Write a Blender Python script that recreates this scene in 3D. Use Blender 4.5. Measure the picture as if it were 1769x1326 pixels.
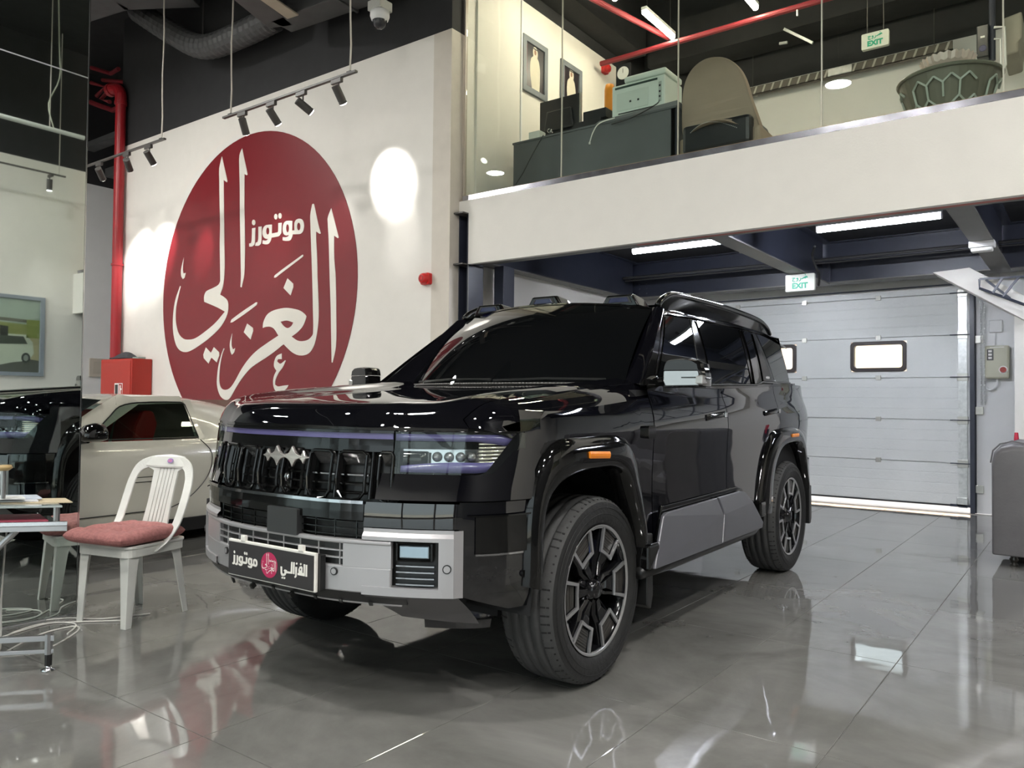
import bpy, bmesh, math, random
from mathutils import Vector, Matrix
from mathutils.geometry import tessellate_polygon
random.seed(7)
for o in list(bpy.data.objects): bpy.data.objects.remove(o)
SC = bpy.context.scene; COL = SC.collection
PI = math.pi
# ---------------- camera ----------------
F_PX, YAW, PIT, ROL, CAM_H = 1358.75, 0.636026, 0.0237815, 0.00991603, 1.23
fw = Vector((-math.sin(YAW)*math.cos(PIT), math.cos(YAW)*math.cos(PIT), math.sin(PIT)))
rt = fw.cross(Vector((0, 0, 1))).normalized(); up = rt.cross(fw)
r2 = rt*math.cos(ROL) + up*math.sin(ROL); u2 = -rt*math.sin(ROL) + up*math.cos(ROL)
cd = bpy.data.cameras.new('camera'); cam = bpy.data.objects.new('camera', cd); COL.objects.link(cam)
M = Matrix((r2, u2, -fw)).transposed().to_4x4(); M.translation = Vector((0, 0, CAM_H)); cam.matrix_world = M
cd.sensor_fit = 'HORIZONTAL'; cd.sensor_width = 36; cd.lens = F_PX/1769*36; cd.clip_start = .05; cd.clip_end = 200
SC.camera = cam
# ---------------- world and exposure ----------------
wd = bpy.data.worlds.new('world'); SC.world = wd; wd.use_nodes = True
nt = wd.node_tree; bg = nt.nodes['Background']
sky = nt.nodes.new('ShaderNodeTexSky'); sky.sky_type = 'HOSEK_WILKIE'; sky.sun_direction = (-.3, .6, .75); sky.turbidity = 4; sky.ground_albedo = .5
wm = nt.nodes.new('ShaderNodeMixRGB'); wm.inputs[0].default_value = .55; wm.inputs[2].default_value = (.85, .88, .92, 1); nt.links.new(sky.outputs[0], wm.inputs[1]); nt.links.new(wm.outputs[0], bg.inputs[0]); bg.inputs[1].default_value = WORLD_STRENGTH = 2.2
sl = bpy.data.lights.new('sun', 'SUN'); sl.energy = 9.0; sl.angle = .01; sl.color = (1, .93, .82)
so0 = bpy.data.objects.new('sun', sl); COL.objects.link(so0); so0.rotation_euler = Vector((.2, .5, -.85)).to_track_quat('-Z', 'Y').to_euler()
SC.view_settings.view_transform = 'Standard'; SC.view_settings.look = 'None'
SC.view_settings.exposure = 0.68; SC.view_settings.gamma = 1; SC.view_settings.use_curve_mapping = False
PANEL_E = 320.0; TUBE_E = 118.0; SPOT_W = 30.0; MEZZ_E = 62.0
# ---------------- materials ----------------
MATS = {}
def mat(name, col, rough=.5, metal=0, var=.04, scale=6, bump=0, bscale=30, spec=.5, coat=0, ior=None, emit=None, es=0, trans=0, alpha=None, crough=.03):
    if name in MATS: return MATS[name]
    m = bpy.data.materials.new(name); m.use_nodes = True; MATS[name] = m
    n = m.node_tree; b = n.nodes['Principled BSDF']; L = n.links
    b.inputs['Roughness'].default_value = rough; b.inputs['Metallic'].default_value = metal
    b.inputs['Specular IOR Level'].default_value = spec
    if coat: b.inputs['Coat Weight'].default_value = coat; b.inputs['Coat Roughness'].default_value = crough
    if ior: b.inputs['IOR'].default_value = ior
    if trans: b.inputs['Transmission Weight'].default_value = trans
    if alpha is not None: b.inputs['Alpha'].default_value = alpha
    tc = n.nodes.new('ShaderNodeTexCoord'); ns = n.nodes.new('ShaderNodeTexNoise'); ns.inputs['Scale'].default_value = scale; ns.inputs['Detail'].default_value = 4
    L.new(tc.outputs['Object'], ns.inputs['Vector'])
    rp = n.nodes.new('ShaderNodeValToRGB')
    rp.color_ramp.elements[0].position = .3; rp.color_ramp.elements[1].position = .7
    rp.color_ramp.elements[0].color = (*[c*(1-var) for c in col], 1); rp.color_ramp.elements[1].color = (*[min(1, c*(1+var)) for c in col], 1)
    L.new(ns.outputs['Fac'], rp.inputs[0]); L.new(rp.outputs[0], b.inputs['Base Color'])
    if emit: b.inputs['Emission Color'].default_value = (*emit, 1); b.inputs['Emission Strength'].default_value = es
    if bump:
        n2 = n.nodes.new('ShaderNodeTexNoise'); n2.inputs['Scale'].default_value = bscale; n2.inputs['Detail'].default_value = 5
        bp = n.nodes.new('ShaderNodeBump'); bp.inputs['Strength'].default_value = bump; bp.inputs['Distance'].default_value = .01
        L.new(tc.outputs['Object'], n2.inputs['Vector']); L.new(n2.outputs['Fac'], bp.inputs['Height']); L.new(bp.outputs[0], b.inputs['Normal'])
    return m
white = mat('white_paint', (.74, .71, .66), .62, var=.015, bump=.08, bscale=60)
white2 = mat('white_paint_cool', (.72, .72, .72), .6, var=.015)
blackwall = mat('black_paint', (.018, .018, .020), .75, var=.1)
ceilm = mat('ceiling_black', (.016, .016, .017), .8, var=.2, bump=.3, bscale=8)
ductm = mat('duct_black', (.06, .06, .062), .55, var=.15)
steelblk = mat('black_steel', (.030, .034, .052), .35, var=.1, spec=.5)
steeledge = mat('steel_edge_grey', (.16, .16, .15), .45)
redpaint = mat('red_pipe_paint', (.31, .012, .018), .38, var=.08)
redpipe2 = mat('red_pipe_dark', (.20, .018, .025), .5)
redbox = mat('red_cabinet_paint', (.40, .022, .012), .4, var=.03)
logored = mat('logo_red', (.19, .011, .017), .36, var=.02)
logowhite = mat('logo_white', (.74, .71, .64), .5, var=.01)
tubem = mat('tube_light', (1, 1, 1), .5, emit=(.86, .90, 1), es=TUBE_E)
tubewarm = mat('tube_light_warm', (1, 1, 1), .5, emit=(1, .88, .68), es=MEZZ_E)
panelm = mat('led_panel', (1, 1, 1), .5, emit=(1, .98, .94), es=PANEL_E)
spotface = mat('spot_lens', (1, 1, 1), .4, emit=(1, .97, .92), es=9)
darkgrey = mat('dark_grey_metal', (.075, .070, .066), .45, metal=.2)
rodm = mat('rod_white', (.55, .52, .46), .5)
chrome = mat('chrome', (.75, .75, .76), .12, metal=1, var=.02)
steel = mat('brushed_steel', (.48, .48, .49), .3, metal=.9)
galv = mat('galvanised', (.62, .63, .62), .38, metal=.6, var=.15, scale=20)
rubber = mat('rubber', (.022, .022, .022), .7, bump=.25, bscale=60)
doorm = mat('door_panel_paint', (.64, .65, .64), .5, var=.03, scale=3, bump=.25, bscale=45)
def glassmat(name, tint, refl=.08, rough=.0):
    m = bpy.data.materials.new(name); m.use_nodes = True; n = m.node_tree; n.nodes.remove(n.nodes['Principled BSDF'])
    t = n.nodes.new('ShaderNodeBsdfTransparent'); t.inputs[0].default_value = (*tint, 1)
    g = n.nodes.new('ShaderNodeBsdfGlossy'); g.inputs['Roughness'].default_value = rough; g.inputs[0].default_value = (.95, 1, .97, 1)
    f = n.nodes.new('ShaderNodeFresnel'); ge = n.nodes.new('ShaderNodeNewGeometry'); mr_ = n.nodes.new('ShaderNodeMapRange')
    mr_.inputs['To Min'].default_value = 1.5; mr_.inputs['To Max'].default_value = 1/1.5; n.links.new(ge.outputs['Backfacing'], mr_.inputs['Value']); n.links.new(mr_.outputs[0], f.inputs[0])
    mx = n.nodes.new('ShaderNodeMixShader'); n.links.new(f.outputs[0], mx.inputs[0]); n.links.new(t.outputs[0], mx.inputs[1]); n.links.new(g.outputs[0], mx.inputs[2])
    n.links.new(mx.outputs[0], n.nodes['Material Output'].inputs[0]); MATS[name] = m
    return m
clearglass = glassmat('clear_glass', (.93, .965, .94))
def mirrormat():
    m = bpy.data.materials.new('mirror'); m.use_nodes = True; n = m.node_tree; b = n.nodes['Principled BSDF']
    b.inputs['Base Color'].default_value = (.70, .76, .74, 1); b.inputs['Metallic'].default_value = 1; b.inputs['Roughness'].default_value = .015
    return m
mirm = mirrormat()
def floormat(name, scale):
    m = bpy.data.materials.new(name); m.use_nodes = True; n = m.node_tree; b = n.nodes['Principled BSDF']; L = n.links; N = n.nodes.new
    b.inputs['Roughness'].default_value = .045; b.inputs['IOR'].default_value = 1.9
    g = N('ShaderNodeNewGeometry'); mp = N('ShaderNodeMapping'); mp.inputs['Rotation'].default_value = (0, 0, .5); L.new(g.outputs['Position'], mp.inputs[0])
    a = N('ShaderNodeTexNoise'); a.inputs['Scale'].default_value = 1.1; a.inputs['Detail'].default_value = 9; a.inputs['Roughness'].default_value = .66; a.inputs['Distortion'].default_value = .7; L.new(mp.outputs[0], a.inputs[0])
    r = N('ShaderNodeValToRGB'); e = r.color_ramp.elements; e[0].position = .32; e[0].color = (.138, .135, .126, 1); e[1].position = .70; e[1].color = (.245, .240, .225, 1)
    L.new(a.outputs['Fac'], r.inputs[0])
    sc = N('ShaderNodeMapping'); sc.inputs['Scale'].default_value = (.8, 1.4, 1); sc.inputs['Rotation'].default_value = (0, 0, .6); L.new(g.outputs['Position'], sc.inputs[0])
    v = N('ShaderNodeTexNoise'); v.inputs['Scale'].default_value = 2.2; v.inputs['Detail'].default_value = 8; v.inputs['Distortion'].default_value = 1.2; L.new(sc.outputs[0], v.inputs[0])
    vr = N('ShaderNodeValToRGB'); ve = vr.color_ramp.elements; ve[0].position = .38; ve[0].color = (.80, .80, .80, 1); ve[1].position = .60; ve[1].color = (1, 1, 1, 1); L.new(v.outputs['Fac'], vr.inputs[0])
    mx = N('ShaderNodeMixRGB'); mx.blend_type = 'MULTIPLY'; mx.inputs[0].default_value = .6; L.new(r.outputs[0], mx.inputs[1]); L.new(vr.outputs[0], mx.inputs[2]); L.new(mx.outputs[0], b.inputs['Base Color'])
    w = N('ShaderNodeTexNoise'); w.inputs['Scale'].default_value = 2.6; w.inputs['Detail'].default_value = 2; L.new(g.outputs['Position'], w.inputs[0])
    bp = N('ShaderNodeBump'); bp.inputs['Strength'].default_value = .10; bp.inputs['Distance'].default_value = .018; L.new(w.outputs['Fac'], bp.inputs['Height']); L.new(bp.outputs[0], b.inputs['Normal'])
    MATS[name] = m; return m
tilem = floormat('polished_grey_tile', 1)
groutm = mat('grout', (.42, .41, .38), .6)
# ---------------- mesh helpers ----------------
def tag(o, label=None, cat=None, group=None, kind=None):
    if label: o['label'] = label
    if cat: o['category'] = cat
    if group: o['group'] = group
    if kind: o['kind'] = kind
    return o
def empty(name, loc=(0, 0, 0), rz=0, **k):
    o = bpy.data.objects.new(name, None); COL.objects.link(o); o.location = loc; o.rotation_euler = (0, 0, rz); o.empty_display_size = .1
    return tag(o, **k)
def mesh(name, V, Fc, m, parent=None, smooth=False, bev=0, solid=0, sub=0, bseg=2, **k):
    me = bpy.data.meshes.new(name); me.from_pydata([tuple(v) for v in V], [], Fc); me.update()
    bm = bmesh.new(); bm.from_mesh(me); bmesh.ops.recalc_face_normals(bm, faces=bm.faces); bm.to_mesh(me); bm.free()
    o = bpy.data.objects.new(name, me); COL.objects.link(o)
    if isinstance(m, (list, tuple)):
        for q in m: me.materials.append(q)
    else: me.materials.append(m)
    if parent: o.parent = parent
    if smooth:
        for p in me.polygons: p.use_smooth = True
    if solid:
        s = o.modifiers.new('s', 'SOLIDIFY'); s.thickness = solid; s.offset = -1
    if bev:
        b = o.modifiers.new('b', 'BEVEL'); b.width = bev; b.segments = bseg; b.limit_method = 'ANGLE'; b.angle_limit = .6
    if sub:
        s = o.modifiers.new('u', 'SUBSURF'); s.levels = sub; s.render_levels = sub
    return tag(o, **k)
class MB:
    def __init__(s): s.v = []; s.f = []
    def add(s, V, Fc):
        n = len(s.v); s.v += [tuple(v) for v in V]; s.f += [tuple(i+n for i in f) for f in Fc]; return s
    def box(s, x0, x1, y0, y1, z0, z1):
        return s.add([(x, y, z) for z in (z0, z1) for y in (y0, y1) for x in (x0, x1)], [(0, 2, 3, 1), (4, 5, 7, 6), (0, 1, 5, 4), (2, 6, 7, 3), (0, 4, 6, 2), (1, 3, 7, 5)])
    def tube(s, pts, r, n=8, cap=True, closed=False):
        pts = [Vector(p) for p in pts]; N = len(pts); rs = r if isinstance(r, (list, tuple)) else [r]*N
        V = []; prev = None
        for i, p in enumerate(pts):
            if closed: t = (pts[(i+1) % N]-pts[i-1])
            else: t = pts[min(i+1, N-1)]-pts[max(i-1, 0)]
            t.normalize()
            if prev is None: a = t.orthogonal().normalized()
            else: a = (prev - t*prev.dot(t)).normalized()
            prev = a; b = t.cross(a)
            for k in range(n):
                q = 2*PI*k/n; V.append(p + (a*math.cos(q)+b*math.sin(q))*rs[i])
        Fc = []
        for i in range(N if closed else N-1):
            j = (i+1) % N
            for k in range(n): Fc.append((i*n+k, i*n+(k+1) % n, j*n+(k+1) % n, j*n+k))
        if cap and not closed: Fc += [tuple(range(n)), tuple(range((N-1)*n, N*n))]
        return s.add(V, Fc)
    def cyl(s, a, b, r, n=16): return s.tube([a, b], r, n)
    def lathe(s, prof, c=(0, 0, 0), axis='z', n=24):
        V = []; m = len(prof)
        for k in range(n):
            q = 2*PI*k/n; cs, sn = math.cos(q), math.sin(q)
            for (r, h) in prof:
                if axis == 'z': p = (c[0]+r*cs, c[1]+r*sn, c[2]+h)
                elif axis == 'x': p = (c[0]+h, c[1]+r*cs, c[2]+r*sn)
                else: p = (c[0]+r*cs, c[1]+h, c[2]+r*sn)
                V.append(p)
        Fc = [(k*m+i, ((k+1) % n)*m+i, ((k+1) % n)*m+i+1, k*m+i+1) for k in range(n) for i in range(m-1)]
        return s.add(V, Fc)
    def prism(s, poly, fn, d0, d1, holes=()):
        """poly = 2D points; fn(u, v, d) -> 3D"""
        loops = [poly]+list(holes); flat = [p for l in loops for p in l]; n = len(flat)
        tris = tessellate_polygon([[Vector((p[0], p[1], 0)) for p in l] for l in loops])
        V = [fn(p[0], p[1], d0) for p in flat]+[fn(p[0], p[1], d1) for p in flat]
        Fc = [tuple(t) for t in tris]+[tuple(i+n for i in reversed(t)) for t in tris]
        o = 0
        for l in loops:
            k = len(l)
            for i in range(k): Fc.append((o+i, o+(i+1) % k, n+o+(i+1) % k, n+o+i))
            o += k
        return s.add(V, Fc)
    def flat(s, poly, fn, holes=()):
        loops = [poly]+list(holes); flat = [p for l in loops for p in l]
        tris = tessellate_polygon([[Vector((p[0], p[1], 0)) for p in l] for l in loops])
        return s.add([fn(p[0], p[1]) for p in flat], [tuple(t) for t in tris])
    def build(s, name, m, parent=None, **k): return mesh(name, s.v, s.f, m, parent, **k)
def box(name, b, m, parent=None, **k): return MB().box(*b).build(name, m, parent, **k)
def grid(f, nu, nv, closed_u=False):
    V = [f(i/(nu-1), j/(nv-1)) for i in range(nu) for j in range(nv)]
    Fc = [(i*nv+j, (i+1)*nv+j, (i+1)*nv+j+1, i*nv+j+1) for i in range(nu-1) for j in range(nv-1)]
    return V, Fc
def crom(pts, t):
    """Catmull-Rom through list of tuples, t in 0..len-1"""
    n = len(pts); i = max(0, min(n-2, int(math.floor(t)))); u = t-i
    p0 = pts[max(i-1, 0)]; p1 = pts[i]; p2 = pts[i+1]; p3 = pts[min(i+2, n-1)]
    return tuple(.5*((2*b)+(-a+c)*u+(2*a-5*b+4*c-d)*u*u+(-a+3*b-3*c+d)*u**3) for a, b, c, d in zip(p0, p1, p2, p3))
def smooth_closed(pts, k=4, w=.5):
    """round a closed 2-D outline a little: corner-aware Catmull-Rom"""
    n = len(pts); out = []
    for i in range(n):
        p0, p1, p2, p3 = pts[i-1], pts[i], pts[(i+1) % n], pts[(i+2) % n]
        def sharp(a, b, c):
            u = Vector((b[0]-a[0], b[1]-a[1])); v = Vector((c[0]-b[0], c[1]-b[1]))
            return u.length < 1e-6 or v.length < 1e-6 or u.angle(v) > .85
        s1 = sharp(p0, p1, p2); s2 = sharp(p1, p2, p3)
        l = math.dist(p1, p2)
        def tan(a, b, c, s):
            if s: return ((p2[0]-p1[0]), (p2[1]-p1[1]))
            t = Vector((c[0]-a[0], c[1]-a[1])).normalized()*l; return (t.x, t.y)
        m1 = tan(p0, p1, p2, s1); m2 = tan(p1, p2, p3, s2)
        for j in range(k):
            u = j/k; h1 = 2*u**3-3*u*u+1; h2 = u**3-2*u*u+u; h3 = -2*u**3+3*u*u; h4 = u**3-u*u
            out.append(tuple(h1*p1[q]+h2*m1[q]+h3*p2[q]+h4*m2[q] for q in (0, 1)))
    return out
def rrect(x0, x1, z0, z1, r, n=4):
    P = []
    for (cx, cz, a) in ((x1-r, z1-r, 0), (x0+r, z1-r, 90), (x0+r, z0+r, 180), (x1-r, z0+r, 270)):
        for k in range(n+1):
            q = math.radians(a+90*k/n); P.append((cx+r*math.cos(q), cz+r*math.sin(q)))
    return P
def copy_tree(o, parent=None):
    c = o.copy(); COL.objects.link(c); c.parent = parent
    for ch in [q for q in bpy.data.objects if q.parent == o]: copy_tree(ch, c)
    return c
LOGO = {
 'lam_yeh': [[(-9.52,4.542),(-9.38,4.181),(-9.391,4.167),(-9.469,4.211),(-9.425,3.345),(-9.41,3.083),(-9.411,2.914),(-9.439,2.76),(-9.502,2.654),(-9.413,2.615),(-9.334,2.564),(-9.31,2.505),(-9.318,2.402),(-9.381,2.302),(-9.51,2.192),(-9.732,2.077),(-9.96,1.986),(-10.171,1.919),(-10.303,1.899),(-10.438,1.921),(-10.54,1.986),(-10.606,2.092),(-10.649,2.232),(-10.655,2.399),(-10.635,2.551),(-10.59,2.686),(-10.489,2.851),(-10.471,2.843),(-10.528,2.696),(-10.573,2.561),(-10.584,2.395),(-10.555,2.269),(-10.484,2.156),(-10.371,2.09),(-10.224,2.073),(-10.081,2.085),(-9.872,2.156),(-9.602,2.275),(-9.384,2.416),(-9.564,2.485),(-9.875,2.582),(-9.882,2.636),(-9.867,2.688),(-9.822,2.727),(-9.663,2.759),(-9.551,2.789),(-9.508,2.831),(-9.505,2.87),(-9.517,3.094),(-9.532,3.357),(-9.532,3.601),(-9.559,3.999),(-9.57,4.225),(-9.578,4.332),(-9.572,4.41)]],
 'alif': [[(-9.064,4.57),(-9.119,4.487),(-9.118,4.32),(-9.1,4.059),(-9.084,3.672),(-9.062,3.304),(-9.048,3.048),(-9.038,2.856),(-9.044,2.722),(-9.017,2.714),(-8.965,2.875),(-8.959,3.102),(-8.961,3.293),(-8.988,3.787),(-9.0,4.216),(-8.951,4.192),(-8.931,4.198)]],
 'zay': [[(-8.815,3.471),(-8.741,3.47),(-8.742,3.426),(-8.745,3.299),(-8.756,3.252),(-8.802,3.232),(-8.867,3.237),(-8.871,3.277),(-8.829,3.28),(-8.817,3.323)]],
 'zd': [[(-8.745,3.539),(-8.748,3.523),(-8.758,3.512),(-8.773,3.507),(-8.789,3.509),(-8.804,3.518),(-8.815,3.532),(-8.819,3.548),(-8.815,3.563),(-8.806,3.575),(-8.791,3.58),(-8.775,3.577),(-8.76,3.569),(-8.749,3.555)]],
 'td': [[(-8.286,3.553),(-8.289,3.538),(-8.298,3.527),(-8.312,3.522),(-8.327,3.524),(-8.342,3.533),(-8.352,3.547),(-8.356,3.563),(-8.352,3.578),(-8.343,3.589),(-8.329,3.594),(-8.314,3.592),(-8.3,3.583),(-8.29,3.569)]],
 'te': [[(-8.203,3.552),(-8.206,3.537),(-8.215,3.526),(-8.228,3.521),(-8.244,3.523),(-8.258,3.532),(-8.268,3.546),(-8.271,3.562),(-8.268,3.577),(-8.259,3.588),(-8.246,3.593),(-8.23,3.591),(-8.216,3.582),(-8.206,3.568)]],
 'ra': [[(-8.679,3.474),(-8.61,3.47),(-8.609,3.299),(-8.621,3.245),(-8.671,3.227),(-8.743,3.235),(-8.731,3.273),(-8.692,3.277),(-8.677,3.315)]],
 'waw': [[(-8.399,3.467),(-8.398,3.353),(-8.278,3.353),(-8.269,3.369),(-8.269,3.47),(-8.201,3.465),(-8.204,3.337),(-8.246,3.304),(-8.307,3.299),(-8.401,3.3),(-8.418,3.261),(-8.461,3.229),(-8.524,3.228),(-8.589,3.245),(-8.583,3.288),(-8.513,3.276),(-8.469,3.291),(-8.527,3.303),(-8.572,3.334),(-8.593,3.384),(-8.581,3.438),(-8.544,3.469),(-8.487,3.475)],[(-8.45,3.391),(-8.452,3.371),(-8.461,3.356),(-8.474,3.349),(-8.488,3.351),(-8.502,3.361),(-8.511,3.378),(-8.515,3.399),(-8.513,3.418),(-8.504,3.433),(-8.491,3.44),(-8.476,3.438),(-8.463,3.428),(-8.453,3.411)]],
 'meem': [[(-7.99,3.461),(-7.991,3.342),(-7.946,3.338),(-7.948,3.428),(-7.925,3.46),(-7.884,3.472),(-7.832,3.466),(-7.79,3.442),(-7.766,3.398),(-7.765,3.345),(-7.787,3.302),(-7.833,3.281),(-7.909,3.285),(-7.978,3.293),(-7.991,3.258),(-8.026,3.224),(-8.11,3.225),(-8.177,3.24),(-8.175,3.28),(-8.111,3.272),(-8.063,3.278),(-8.055,3.295),(-8.112,3.294),(-8.159,3.32),(-8.177,3.373),(-8.167,3.441),(-8.129,3.471),(-8.068,3.473)],[(-8.053,3.377),(-8.055,3.355),(-8.063,3.338),(-8.074,3.33),(-8.087,3.331),(-8.099,3.343),(-8.107,3.361),(-8.111,3.384),(-8.108,3.406),(-8.101,3.422),(-8.089,3.431),(-8.077,3.429),(-8.065,3.418),(-8.056,3.399)],[(-7.832,3.37),(-7.834,3.35),(-7.843,3.335),(-7.856,3.328),(-7.871,3.329),(-7.884,3.34),(-7.894,3.358),(-7.897,3.379),(-7.895,3.399),(-7.886,3.414),(-7.873,3.421),(-7.858,3.42),(-7.845,3.409),(-7.835,3.391)]],
 'fatha': [[(-8.337,2.785),(-8.319,2.814),(-7.797,3.013),(-7.774,3.018),(-7.768,2.999),(-7.808,2.98),(-8.233,2.811),(-8.306,2.782)]],
 'diamond': [[(-8.067,2.751),(-7.953,2.675),(-7.951,2.634),(-8.001,2.533),(-8.143,2.637)]],
 'ghain': [[(-7.597,3.619),(-7.617,3.614),(-7.648,3.495),(-7.645,3.39),(-7.629,3.186),(-7.594,2.716),(-7.573,2.365),(-7.561,2.05),(-7.59,2.005),(-7.661,1.967),(-7.769,1.956),(-7.86,1.969),(-7.969,2.021),(-7.845,2.075),(-7.755,2.141),(-7.703,2.221),(-7.69,2.255),(-7.723,2.286),(-7.815,2.333),(-7.926,2.361),(-8.076,2.383),(-8.228,2.38),(-8.363,2.361),(-8.46,2.324),(-8.518,2.265),(-8.546,2.205),(-8.549,2.156),(-8.496,2.166),(-8.397,2.163),(-8.318,2.133),(-8.229,2.044),(-8.489,1.944),(-8.687,1.858),(-8.848,1.757),(-8.99,1.634),(-9.113,1.496),(-9.207,1.408),(-9.281,1.372),(-9.368,1.366),(-9.435,1.389),(-9.477,1.461),(-9.484,1.552),(-9.467,1.707),(-9.427,1.836),(-9.379,1.918),(-9.397,1.923),(-9.449,1.836),(-9.511,1.682),(-9.535,1.539),(-9.537,1.448),(-9.5,1.344),(-9.431,1.266),(-9.32,1.228),(-9.245,1.248),(-9.182,1.306),(-9.089,1.407),(-8.966,1.52),(-8.803,1.637),(-8.643,1.708),(-8.445,1.784),(-8.291,1.85),(-8.121,1.931),(-8.044,1.88),(-7.949,1.824),(-7.838,1.787),(-7.728,1.782),(-7.639,1.803),(-7.578,1.847),(-7.526,1.921),(-7.486,2.058),(-7.464,2.242),(-7.48,2.532),(-7.496,2.708),(-7.51,2.95),(-7.532,3.175),(-7.535,3.275),(-7.467,3.237),(-7.45,3.243),(-7.498,3.356),(-7.582,3.609)],[(-8.191,2.217),(-8.072,2.225),(-7.94,2.194),(-7.976,2.152),(-8.05,2.13),(-8.127,2.16)]],
 'alif2': [[(-7.268,3.52),(-7.327,3.415),(-7.326,3.349),(-7.305,3.148),(-7.276,2.688),(-7.251,2.344),(-7.234,2.001),(-7.218,1.683),(-7.202,1.682),(-7.147,1.868),(-7.15,2.224),(-7.169,2.679),(-7.202,2.919),(-7.211,3.185),(-7.143,3.146),(-7.129,3.156)]],
 'fatha2': [[(-9.255,2.261),(-9.224,2.304),(-8.706,2.494),(-8.671,2.492),(-8.694,2.456),(-9.201,2.265)]],
 'diamond2': [[(-8.883,2.229),(-8.757,2.166),(-8.75,2.128),(-8.804,2.018),(-8.952,2.119)]],
 's1': [[(-10.407,3.25),(-10.468,3.091),(-10.464,2.994),(-10.421,2.945),(-10.377,2.959),(-10.348,3.027),(-10.409,3.023),(-10.426,3.087)]],
 's2': [[(-9.211,2.114),(-9.257,1.985),(-9.243,1.882),(-9.209,1.83),(-9.156,1.866),(-9.139,1.917),(-9.185,1.899),(-9.217,1.958)]],
 'dots': [[(-9.815,1.948),(-9.691,1.871),(-9.625,1.945),(-9.5,1.872),(-9.494,1.827),(-9.551,1.737),(-9.677,1.805),(-9.743,1.725),(-9.861,1.803),(-9.874,1.85)]],
 'ayn': [[(-8.156,1.818),(-8.154,1.746),(-8.23,1.748),(-8.245,1.718),(-8.181,1.689),(-8.115,1.715),(-8.087,1.732),(-8.074,1.723),(-8.132,1.643),(-8.207,1.578),(-8.271,1.488),(-8.279,1.428),(-8.221,1.406),(-8.107,1.415),(-8.013,1.421),(-8.05,1.379),(-8.143,1.343),(-8.219,1.337),(-8.287,1.368),(-8.319,1.452),(-8.302,1.537),(-8.255,1.603),(-8.305,1.659),(-8.297,1.731),(-8.251,1.79)]],
}
PLATE = [[[(0.92,0.712),(0.938,0.718),(0.938,0.379),(0.92,0.378)]],[[(0.843,0.553),(0.855,0.629),(0.875,0.648),(0.886,0.609),(0.886,0.465),(0.898,0.466),(0.897,0.719),(0.914,0.722),(0.913,0.378),(0.834,0.376),(0.834,0.434),(0.846,0.449),(0.841,0.49)],[(0.871,0.553),(0.869,0.527),(0.864,0.514),(0.859,0.522),(0.857,0.546),(0.859,0.572),(0.864,0.584),(0.869,0.576)]],[[(0.806,0.597),(0.828,0.602),(0.825,0.403),(0.822,0.322),(0.81,0.28),(0.8,0.28),(0.8,0.328),(0.807,0.34)]],[[(0.831,0.702),(0.828,0.678),(0.821,0.666),(0.815,0.672),(0.812,0.693),(0.814,0.717),(0.821,0.729),(0.828,0.723)]],[[(0.876,0.709),(0.873,0.685),(0.866,0.673),(0.86,0.679),(0.857,0.7),(0.86,0.724),(0.866,0.736),(0.873,0.73)]],[[(0.782,0.718),(0.8,0.723),(0.798,0.38),(0.781,0.38)]],[[(0.639,0.525),(0.658,0.525),(0.659,0.354),(0.671,0.324),(0.681,0.338),(0.687,0.382),(0.677,0.426),(0.687,0.461),(0.709,0.451),(0.715,0.422),(0.755,0.424),(0.76,0.717),(0.776,0.72),(0.775,0.377),(0.706,0.36),(0.699,0.302),(0.678,0.259),(0.652,0.26),(0.641,0.327)]],[[(0.673,0.213),(0.67,0.189),(0.662,0.176),(0.654,0.181),(0.651,0.202),(0.654,0.225),(0.662,0.238),(0.67,0.233)]],[[(0.696,0.214),(0.693,0.191),(0.685,0.178),(0.678,0.183),(0.675,0.203),(0.678,0.226),(0.685,0.239),(0.693,0.234)]]]
# =============== STRUCTURE ===============
XR, XL, YF, YW, YG, ZC = 4.735, -14.8, -8.0, 6.2, 10.6, 7.2
YM = 6.35
fl = box('floor', (XL, XR, YF, YG, -.12, -.006), groutm, kind='structure')
TX, TY = .62, 1.243
tv = MB().box(.0015, TX-.0015, .0015, TY-.0015, -.006, 0)
base = None
def tile_at(i, j):
    global base
    x = -1.385+i*TX; y = 4.16+j*TY
    if base is None:
        base = tv.build('tile', tilem, fl, bev=.0012, bseg=1); o = base
    else:
        o = base.copy(); COL.objects.link(o); o.parent = fl
    o.location = (x, y, 0)
far = MB(); seen = 0
fwd2 = Vector((fw.x, fw.y))
for i in range(-20, 10):
    for j in range(-10, 6):
        x0 = -1.385+i*TX; y0 = 4.16+j*TY; x1 = x0+TX; y1 = y0+TY
        if x0 < XL-.3 or x1 > XR+.3 or y0 < YF-.3 or y1 > YG+.3: continue
        c = Vector(((x0+x1)/2, (y0+y1)/2)); d = c.dot(fwd2); s = abs(c.dot(Vector((r2.x, r2.y))))
        if d > .3 and s < d*.70+.9 and c.x > -9.2 and seen < 300:
            tile_at(i, j); seen += 1
        else: far.box(max(x0, XL)+.0015, min(x1, XR)-.0015, max(y0, YF)+.0015, min(y1, YG)-.0015, -.006, 0)
far.build('tile', tilem, fl, kind='stuff')
def wall(name, b, m=white, **k): return box(name, b, m, kind='structure', **k)
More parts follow.
